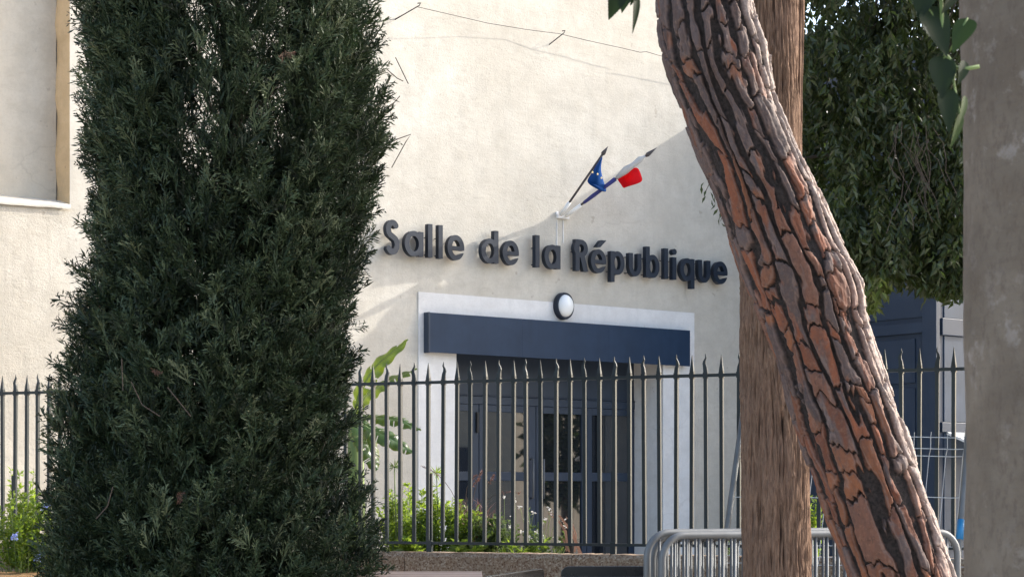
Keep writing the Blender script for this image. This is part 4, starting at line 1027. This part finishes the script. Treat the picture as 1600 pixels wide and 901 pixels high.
for i in range(26):
    x = g.uniform(1270, 1560); y = g.uniform(-150, 300); e_ = P(x, y, DY + g.uniform(-.6, .6)); st = np.array([bx_ - .15, DY, min(6.0, e_[2] + g.uniform(.2, .9))])
    mb.tube([st, (st + e_) / 2 + ZU * .15, e_, e_ + np.array([-.12, 0, -.3])], [.03, .018, .008, .003], 5)
mb.build('limb', MAT['twig'], drp)
for i in range(16):
    x0 = g.uniform(1400, 1460); y0 = g.uniform(190, 260); mb = MB(); pts = [P(x0, y0, DY - 1.0)]
    for k_ in range(4): pts.append(pts[-1] + np.array([g.uniform(-.06, .08), 0, -g.uniform(.05, .14)]))
    mb.tube(pts, .002, 4); mb.build('bare_twig', MAT['twig'], drp)
# twig that reaches out behind the pine
mb = MB(); mb.tube([P(1300, 240, DY - .3), P(1180, 262, DY - .4), P(1112, 280, DY - .4), P(1102, 300, DY - .4)], [.012, .008, .004, .002], 5); mb.tube([P(1180, 262, DY - .4), P(1140, 310, DY - .4), P(1126, 345, DY - .4)], [.006, .004, .002], 5); mb.build('twig', MAT['twig'], drp)
lp = [P(x, y, DY - .4) for x, y in ((1100, 285), (1096, 290), (1104, 296), (1110, 300), (1103, 306), (1112, 312), (1116, 306), (1118, 318), (1122, 326), (1128, 330), (1124, 340), (1127, 348), (1131, 318), (1108, 288))]
cloud_obj('hanging_leaves', cloud([LEAF], lp, g.normal(0, .35, (len(lp), 3)) - [0, 0, 1], .055, .3, .2, g), MAT['droop'], drp)

# ------------------------------------------------------------------ crowd barriers
BA, BB = P(1023, 838, 9.6) * [1, 1, 0], P(1500, 838, 10.45) * [1, 1, 0]; BU = (BB - BA) / np.linalg.norm(BB - BA); BN = np.array([-BU[1], BU[0], 0])
labels = ['galvanised crowd barrier nearest the camera, front of the stack', 'second galvanised crowd barrier from the front of the stack', 'third galvanised crowd barrier from the front of the stack',
          'fourth galvanised crowd barrier from the front, set back from the left end', 'rearmost galvanised crowd barrier of the stack, nearest the low wall']
for i, (off, dep, dz) in enumerate(((0.045, 0.0, 0.0), (0.0, 0.075, 0.012), (0.075, 0.15, 0.0), (0.135, 0.225, -0.02), (0.16, 0.30, 0.0))):
    o0 = BA + BU * off + BN * dep; L = 1.86; H = 1.085 + dz; r = .125
    b = thing('crowd_barrier', o0, labels[i], 'barrier', 'crowd barriers stacked by the trunks')
    bp = lambda x, z: o0 + BU * x + ZU * z
    path = [bp(0, .06)] + [bp(0, H - r)] + [bp(r - r * math.cos(a), H - r + r * math.sin(a)) for a in np.linspace(.15, math.pi / 2, 9)] + [bp(L - r + r * math.sin(a), H - r + r * math.cos(a)) for a in np.linspace(0, math.pi / 2 - .15, 9)] + [bp(L, H - r), bp(L, .06)]
    mb = MB(); mb.tube(path, .0185, 12); mb.build('frame', MAT['galva'], b, True)
    mb = MB(); mb.tube([bp(0, .22), bp(L, .22)], .016, 10); mb.build('lower_rail', MAT['galva'], b, True)
    for k_ in range(1, 26):
        x = L * k_ / 26; top_z = H - .012 if r < x < L - r else H - r + math.sqrt(max(0, r * r - (r - min(x, L - x)) ** 2))
        mb = MB(); mb.tube([bp(x, .22), bp(x, top_z)], .0075, 7); mb.build('bar', MAT['galva'], b, True)
    for x in (.3, L - .3):
        mb = MB(); mb.tube([bp(x, .22), bp(x, .06), bp(x, .012) - BN * .26], .014, 7); mb.tube([bp(x, .06), bp(x, .012) + BN * .26], .014, 7); mb.build('foot', MAT['galva'], b, True)

# ------------------------------------------------------------------ leaning site fence panels
lean = math.radians(26); LV = np.array([.389, .921, 0]) * math.sin(lean) + ZU * math.cos(lean)
def site_panel(t0, L, dfr, label, blue):
    top = FP(t0, 1.83, 0.03 + dfr); H = 1.83 / math.cos(lean); base = top - LV * H
    o = thing('site_fence_panel', base, label, 'fence panel', 'site fence panels leaning on the iron fence')
    q = lambda x, hh, out=0.0: base + FU * x + LV * hh + np.cross(FU, LV) * -out
    for x in (0, L):
        mb = MB(); mb.tube([q(x, 0), q(x, H - .01), q(x, H)], [.021, .021, .019], 10); mb.build('post', MAT['galva'], o, True)
    hs = [.08, .2, .26, .32, .75, .93, 1.0, 1.07, 1.42, 1.72, 1.79, 1.86]
    fold = {.26: .03, 1.0: .03, 1.79: .03}
    for hh in hs:
        mb = MB(); mb.tube([q(x, hh + .006 * math.sin(x * 7), fold.get(hh, 0) + .006 * math.sin(x * 9 + hh)) for x in np.linspace(0, L, 12)], .0028, 5); mb.build('wire', MAT['wire'], o)
    x = .1
    while x < L - .05:
        mb = MB(); mb.tube([q(x, hh, {.26: .03, 1.0: .03, 1.79: .03}.get(hh, 0)) for hh in (.03, .2, .26, .32, .93, 1.0, 1.07, 1.72, 1.79, 1.86, 1.90)], .0026, 5); mb.build('wire', MAT['wire'], o); x += .11
    if blue:
        mb = MB(); mb.tube([q(0, H - .92), q(0, H - .78)], .0235, 10); mb.build('tape', MAT['blueplastic'], o, True)
site_panel(ft(1162), 2.3, 0.0, 'galvanised mesh fence panel leaning left of the straight brown trunk', False)
site_panel(ft(1521), 2.3, 0.10, 'galvanised mesh fence panel with blue tape near the right trunk', True)

# ------------------------------------------------------------------ tables in front of the low wall
def plank_table(name, corner, ux, uy, L, D, z, npl, mats, label, rim=None):
    o = thing(name, np.array([corner[0], corner[1], 0]), label, 'table')
    ux, uy = np.array([*ux, 0.0]), np.array([*uy, 0.0]); c0 = np.array([corner[0], corner[1], 0.0])
    for k_ in range(npl):
        a = D * k_ / npl + .004; b = D * (k_ + 1) / npl - .004; mb = MB(); mb.box(c0 + ux * L / 2 + uy * (a + b) / 2 + ZU * (z - .018 + (k_ % 2) * .002), L / 2, (b - a) / 2, .018, ux, uy); mb.build('plank', MAT[mats[0]], o, bevel=.004)
    mb = MB()
    mb.box(c0 + ux * L / 2 + uy * D / 2 + ZU * (z - .062), L / 2 - .03, D / 2 - .03, .025, ux, uy); mb.build('apron', MAT[mats[1]], o)
    for fx in (.08, L - .08):
        for fy in (.08, D - .08):
            mb = MB(); mb.box(c0 + ux * fx + uy * fy + ZU * ((z - .088) / 2), .03, .03, (z - .088) / 2, ux, uy); mb.build('leg', MAT[mats[1]], o, bevel=.004)
    if rim:
        n0 = 10; V = []; hh = rim; rr = .05
        prof = [(0, -.04)] + [(rr - rr * math.cos(a), hh - rr + rr * math.sin(a)) for a in np.linspace(0, math.pi / 2, 6)] + [(L - rr + rr * math.sin(a), hh - rr + rr * math.cos(a)) for a in np.linspace(0, math.pi / 2, 6)] + [(L, -.04)]
        m_ = len(prof)
        for dy in (D + .001, D + .03): V += [c0 + ux * x + uy * dy + ZU * (z + zz_) for x, zz_ in prof]
        MB().add(V, [tuple(range(m_)), tuple(range(2 * m_ - 1, m_ - 1, -1))] + [(k_ + 1, k_, m_ + k_, m_ + k_ + 1) for k_ in range(m_ - 1)]).build('edge_board', MAT[mats[1]], o, bevel=.004)
    return o
c = P(757, 892.5, 11.6); plank_table('wooden_table', (c[0] - 1.25, c[1] - .8), (1, 0.02), (-.02, 1), 1.25, .8, c[2], 6, ('wood', 'wood'), 'weathered wooden plank table top beside the cypress')
c = P(851, 889, 10.9); plank_table('black_table', (c[0] - .304 + .482, c[1] - 1.1 - .134), (.267, .964), (-.964, .267), 1.14, .5, c[2] - .052, 4, ('black', 'black'), 'glossy black table with raised edge beside the wooden table', .06)
c = P(876, 886, 11.3); plank_table('black_table', (c[0], c[1] - .55), (1, .0), (0, 1), .62, .55, c[2] - .052, 4, ('black', 'black'), 'glossy black table with rounded edge board beside the crowd barriers', .06)
c = P(851, 889, 10.9); mb = MB()

# ------------------------------------------------------------------ planting behind and before the fence
def shrub(name, label, px_, ytop, Y, rx, ry, n, mat, seed, size=(.035, .06), base_z=None, group=None, tpl=None, up=.5, tint=(.2, .8), cat='shrub'):
    g_ = np.random.default_rng(seed); top = P(px_, ytop, Y); bz_ = (WT - .08) if base_z is None else base_z; H = top[2] - bz_
    o = thing(name, (top[0], Y, bz_), label, cat, group)
    nst = max(5, n // 40); mb = MB(); pos, dd, tt = [], [], []
    for i in range(nst):
        a = g_.uniform(0, 6.28); q = g_.uniform(.2, 1); hh = H * g_.uniform(.6, 1.05) * (1 - .35 * q * q)
        e_ = np.array([top[0] + rx * q * math.cos(a), Y + ry * q * math.sin(a), bz_ + hh]); s_ = np.array([top[0] + rx * .5 * q * math.cos(a), Y + ry * .5 * q * math.sin(a), bz_ - .01])
        m_ = (s_ + e_) / 2 + np.array([g_.normal(0, .02), 0, .03]); mb.tube([s_, m_, e_], [.004, .003, .0015], 4)
        for k_ in range(n // nst):
            t_ = g_.uniform(.03, 1) ** .9; p = (1 - t_) ** 2 * s_ + 2 * t_ * (1 - t_) * m_ + t_ * t_ * e_; an = g_.uniform(0, 6.28)
            pos.append(p); dd.append([math.cos(an), math.sin(an), up + g_.normal(0, .35)]); tt.append(g_.uniform(*tint))
    mb.build('stem', MAT['stem'], o)
    cloud_obj('foliage', cloud(tpl or [LEAF, LEAFW], pos, dd, g_.uniform(*size, len(pos)), tt, .15, g_), MAT[mat], o)
    return o
shrub('leafy_shrub', 'bright green leafy shrub behind fence, nearest the big cypress', 628, 752, 15.0, .25, .18, 1500, 'shrub', 1)
shrub('leafy_shrub', 'bright green leafy shrub behind fence around the tall green stalk', 672, 766, 14.75, .26, .16, 1700, 'shrub', 2)
shrub('leafy_shrub', 'green leafy shrub below the purple grass plumes', 716, 778, 14.65, .22, .16, 1300, 'shrub', 3, tint=(.1, .7))
shrub('leafy_shrub', 'dull green shrub between purple grass and white flowers', 757, 800, 14.6, .22, .15, 1000, 'shrubdark', 4)
fl = shrub('flowering_shrub', 'loose green plant dotted with small white flowers', 812, 796, 14.5, .24, .14, 800, 'shrubdark', 5, (.022, .04))
fl2 = shrub('flowering_shrub', 'low white flowered plant beside the pink strap leaves', 862, 826, 14.4, .18, .12, 500, 'shrubdark', 6, (.022, .04))
shrub('ground_leaves', 'broad pale green leaves along the bottom of the fence', 690, 834, 14.42, .42, .05, 240, 'shrub', 7, (.06, .1), tint=(.5, 1), cat='plant')
shrub('ground_leaves', 'low grassy leaves at fence foot under white flowers', 820, 842, 14.3, .38, .05, 240, 'shrub', 8, (.04, .08), tpl=[LEAFN], tint=(.3, 1), cat='plant')
shrub('small_shrub', 'small dark shrub just above the crowd barriers', 1135, 822, 14.2, .18, .1, 160, 'shrubdark', 9, (.03, .05), tint=(.0, .4))
shrub('small_shrub', 'green shrub seen between the straight brown trunk and the pine', 1272, 770, 14.4, .12, .12, 260, 'shrub', 10, (.04, .07), tint=(.1, .6))
g = np.random.default_rng(12)
for parent, pts in ((fl, [(779, 745), (788, 778), (805, 780), (812, 790), (822, 812), (800, 806), (815, 830), (828, 840), (838, 830), (842, 846), (795, 822), (870, 812), (834, 800), (846, 818)]), (fl2, [(858, 793), (862, 801), (881, 812), (873, 846), (868, 838), (853, 812), (884, 822), (850, 838)])):
    for (x, y) in pts:
        Y = 14.35; c = P(x, y, Y); mb = MB(); b0 = P(x + g.uniform(-14, 14), 858, Y + .05); mb.tube([b0, (b0 + c) / 2 + np.array([g.uniform(-.03, .03), 0, .02]), c], .0016, 4); mb.build('flower_stalk', MAT['stem'], parent)
        d = g.normal(0, 1, (5, 3)); d[:, 1] = -abs(d[:, 1]); cloud_obj('flower', cloud([LEAFW], np.repeat(c[None], 5, 0), d, .026, .5, .4, g), MAT['petalwhite'], parent, None)
# umbel stalks
for i, (x, y, lab) in enumerate(((616, 728, 'tall thin stalk with dark star shaped umbel beside the cypress'), (682, 738, 'tall bright green stalk with star shaped umbel behind fence'))):
    o = thing('umbel_plant', P(x + 4, 858, 14.7), lab, 'plant'); c = P(x, y, 14.7); mb = MB(); mb.tube([P(x + 4, 860, 14.7), P(x + 2, 790, 14.7), c], [.008, .006, .004], 6); mb.build('stalk', MAT['stem'], o, True)
    d = g.normal(0, 1, (46, 3)); d /= np.linalg.norm(d, axis=1, keepdims=True); d[:, 2] = d[:, 2] * .7 + .15
    cloud_obj('umbel', cloud([simple_leaf(.09, .02)], np.repeat(c[None], 46, 0), d, g.uniform(.05, .085, 46), .25 if i == 0 else .75, .15, g), MAT['shrubdark' if i == 0 else 'shrub'], o)
    if i == 1:
        for yy2, n2 in ((760, 14), (785, 12)):
            d = g.normal(0, 1, (n2, 3)); d[:, 2] = abs(d[:, 2]) * .4; cloud_obj('whorl', cloud([simple_leaf(.16, .03)], np.repeat(P(x + 1, yy2, 14.7)[None], n2, 0), d, g.uniform(.05, .09, n2), .7, .15, g), MAT['shrub'], o)
# purple fountain grass
o = thing('fountain_grass', P(745, 858, 14.75), 'purple fountain grass with arching pink plumes behind fence', 'grass plant')
def strip(path, wd, side):
    path = np.array(path); k_ = len(path); V = []
    for i in range(k_):
        w_ = wd * (1 - (i / (k_ - 1)) ** 2 * .9); V += [path[i] - side * w_ / 2, path[i] + side * w_ / 2]
    return np.array(V), np.array([(2 * i, 2 * i + 1, 2 * i + 3, 2 * i + 2) for i in range(k_ - 1)])
Vs, Qs, Ts, nb = [], [], [], 0
for i in range(170):
    a = g.uniform(0, 6.28); b0 = P(745 + g.normal(0, 14), 862, 14.75 + g.normal(0, .06)); reach = g.uniform(.05, .34); hh = g.uniform(.22, .5)
    dv = np.array([math.cos(a), math.sin(a) * .6, 0]); pth = [b0 + dv * reach * t_ ** 1.6 + ZU * hh * (1.7 * t_ - .85 * t_ * t_) for t_ in np.linspace(0, 1, 7)]
    v_, q_ = strip(pth, .007, np.cross(dv, ZU) + np.array([.3, 0, 0])); Vs.append(v_); Qs.append(q_ + nb); nb += len(v_); Ts.append(np.full(len(v_), g.uniform(0, .8)))
cloud_obj('blades', (np.concatenate(Vs), np.concatenate(Qs), np.concatenate(Ts)), MAT['purple'], o)
for (x0, y0, x1, y1, x2, y2) in ((730, 800, 722, 752, 745, 742), (735, 800, 745, 745, 753, 736), (750, 805, 760, 760, 813, 770), (728, 810, 715, 765, 720, 800), (745, 800, 765, 750, 772, 742), (725, 800, 735, 755, 748, 748), (720, 800, 700, 740, 660, 728)):
    mb = MB(); p0, p1, p2 = P(x0, y0, 14.6), P(x1, y1, 14.55), P(x2, y2, 14.5); bz = lambda t_: (1 - t_) ** 2 * p0 + 2 * t_ * (1 - t_) * p1 + t_ * t_ * p2
    mb.tube([bz(t_) for t_ in np.linspace(0, 1, 7)], .002, 4); pl_ = mb.build('plume', MAT['twig'], o)
    q = np.array([bz(t_) for t_ in np.linspace(.6, 1, 60)]); d = g.normal(0, 1, (60, 3)) + (p2 - p1) / np.linalg.norm(p2 - p1) * 1.4
    cloud_obj('bristle', cloud([simple_leaf(.14, .0)], q, d, .022, .75, .25, g), MAT['purple'], pl_)
# bronze strap leaves
o = thing('strap_leaf_plant', P(905, 860, 14.35), 'bronze pink strap leaves arching by the glazed door', 'plant')
for i, (pts, wd) in enumerate((([(908, 866), (893, 830), (875, 806), (855, 800)], .028), ([(886, 860), (884, 830), (872, 812), (856, 802)], .026), ([(905, 864), (902, 850), (897, 838), (893, 826)], .018), ([(890, 862), (880, 842), (868, 835), (852, 838)], .016), ([(898, 862), (900, 835), (893, 815), (884, 806)], .02))):
    pp = np.array([P(x, y, 14.3 + .03 * i) for x, y in pts]); t_ = np.linspace(0, 1, 10); pth = [np.array([np.interp(q, [0, .33, .66, 1], pp[:, c_]) for c_ in range(3)]) for q in t_]
    v_, q_ = strip(pth, wd, np.array([.75, -.5, .4])); cloud_obj('leaf', (v_, q_, np.full(len(v_), .15 + .2 * i)), MAT['pinkstrap'], o, None)

# banana plant
BY = 17.3
ban = thing('banana_plant', P(556, 1000, BY) * np.array([1, 1, 0]), 'banana plant with torn green leaves between cypress and doorway', 'plant')
mb = MB(); mb.tube([P(556, 1000, BY) * np.array([1, 1, 0]), P(554, 760, BY), P(556, 640, BY)], [.11, .09, .06], 12); mb.build('pseudostem', MAT['stem'], ban, True)
def banana_leaf(pts, wd, nrm, seed, torn, dY=0.0):
    g_ = np.random.default_rng(seed); pp = np.array([P(x, y, BY + dY + dz) for x, y, dz in pts]); t_ = np.linspace(0, 1, len(pp)); k_ = 64; nrm = np.array(nrm, float); nrm /= np.linalg.norm(nrm)
    tt = np.linspace(0, 1, k_ + 1); path = np.stack([np.interp(tt, t_, pp[:, c_]) for c_ in range(3)], 1)
    ker = np.hanning(15); ker /= ker.sum(); path = np.stack([np.convolve(np.pad(path[:, c_], 7, mode='reflect', reflect_type='odd'), ker, 'valid') for c_ in range(3)], 1)
    V, ve, ri, Q = [], [], [], []; nseg = 6
    for sd in (-1, 1):
        off = len(V); sag = 0; skew = 0
        for i in range(k_ + 1):
            t0_ = tt[i]; ax = path[min(i + 1, k_)] - path[max(i - 1, 0)]; ax /= np.linalg.norm(ax); sx = np.cross(ax, nrm); sx /= np.linalg.norm(sx); nn = np.cross(sx, ax)
            w_ = wd * .5 * (math.sin(math.pi * (0.06 + .94 * t0_) ** .8) ** .6) * (1 if t0_ < .96 else (1 - t0_) / .04 * .8 + .2)
            for s_ in range(nseg + 1):
                q = s_ / nseg; V.append(path[i] + sx * sd * w_ * q + ax * w_ * .35 * q + nn * (w_ * (.35 * q - .62 * q * q)) + nn * .01 * math.sin(t0_ * 40) * q); ve.append(t0_); ri.append(q + g_.uniform(-.08, .02))
        cuts = set(int(c_) for c_ in g_.uniform(8, k_ - 4, torn))
        for i in range(k_):
            for s_ in range(nseg):
                if i in cuts and s_ > 1: continue
                Q.append((off + i * (nseg + 1) + s_, off + i * (nseg + 1) + s_ + 1, off + (i + 1) * (nseg + 1) + s_ + 1, off + (i + 1) * (nseg + 1) + s_))
    me = np_mesh('leaf', np.array(V) - base_of(ban), np.array(Q), True, {'vein': ve, 'rim': ri}); lo = link('leaf', me, MAT['banana'], ban)
    mb = MB(); mb.tube([p - nrm * .004 for p in path[::8]], np.linspace(.012, .003, len(path[::8])), 6); mb.build('midrib', MAT['stem'], lo, True)
banana_leaf([(556, 640, 0), (562, 610, -.05), (590, 568, -.1), (638, 530, -.15)], .20, (-.35, -.75, .55), 1, 4)
banana_leaf([(556, 645, 0), (572, 618, -.1), (605, 594, -.2), (652, 576, -.3)], .21, (.1, -.55, .8), 2, 3, -.2)
banana_leaf([(556, 650, 0), (590, 652, -.1), (625, 656, -.2), (658, 672, -.25)], .17, (.15, -.6, .75), 3, 12, -.1)
banana_leaf([(556, 655, 0), (580, 672, -.2), (610, 684, -.3), (646, 708, -.3)], .21, (.2, -.7, .6), 4, 12, -.3)
banana_leaf([(556, 650, 0), (570, 680, -.2), (578, 705, -.3), (588, 735, -.35)], .24, (.5, -.7, .4), 5, 6, -.3)

# plumbago on the soil bank, left
pb = shrub('blue_flowered_shrub', 'green shrub with pale blue flowers at the lower left', 36, 772, 15.0, .42, .32, 2600, 'shrub', 20, (.035, .06), base_z=.70, tint=(-.2, .4))
shrub('climbing_shrub', 'light green leafy stems growing behind fence at far left', 40, 728, 16.1, .34, .12, 700, 'shrub', 21, (.04, .08), base_z=.7, tint=(.5, 1))
for (x, y) in ((24, 837), (73, 792), (61, 869)):
    c = P(x, y, 14.6); n_ = 22; d = g.normal(0, 1, (n_, 3)); d[:, 1] = -abs(d[:, 1]); cloud_obj('flower_head', cloud([LEAFW], c + g.normal(0, .012, (n_, 3)), d, .028, .5, .4, g), MAT['petalblue'], pb, None)

# ------------------------------------------------------------------ what the door glass mirrors: houses and trees across the square, out of frame to the right
hs = thing('beige_house', (30, 10, 0), 'plain beige house across the square mirrored in the door glass', 'building')
mb = MB(); mb.box((32, 10.2, 3.2), 4, 3.6, 3.2); mb.build('wall', MAT['niche'], hs)
mb = MB(); mb.add([(27.8, 6.4, 6.4), (36.2, 6.4, 6.4), (36.2, 14.0, 6.4), (27.8, 14.0, 6.4), (32, 6.4, 7.9), (32, 14.0, 7.9)], [(0, 1, 4), (2, 3, 5), (1, 2, 5, 4), (3, 0, 4, 5), (3, 2, 1, 0)]); mb.build('roof', MAT['dead'], hs)
for y in (7.9, 10.1, 12.3):
    for z in (1.4, 4.2):
        mb = MB(); mb.box((27.97, y, z + .5), .02, .45, .7); mb.build('shutter', MAT['shed'], hs)
g = np.random.default_rng(66)
for i, (x, y, lab) in enumerate(((20, 17.3, 'round tree across the square nearer the beige house'), (21.5, 19.8, 'round tree across the square farther from the beige house'))):
    o = thing('street_tree', (x, y, 0), lab, 'tree', 'street trees across the square')
    mb = MB(); mb.tube([(x, y, 0), (x, y, 1.5), (x + .1, y, 3)], [.16, .12, .06], 10); mb.build('trunk', MAT['smoothbark'], o, True)
    q = g.normal(0, 1, (1500, 3)); q /= np.linalg.norm(q, axis=1, keepdims=True); q = q * g.uniform(.5, 1, (1500, 1)) * np.array([1.0, 1.0, 1.7]) + np.array([x, y, 2.6])
    cloud_obj('crown', cloud([LEAFW], q, g.normal(size=(1500, 3)), .3, .3, .3, g), MAT['droop'], o)
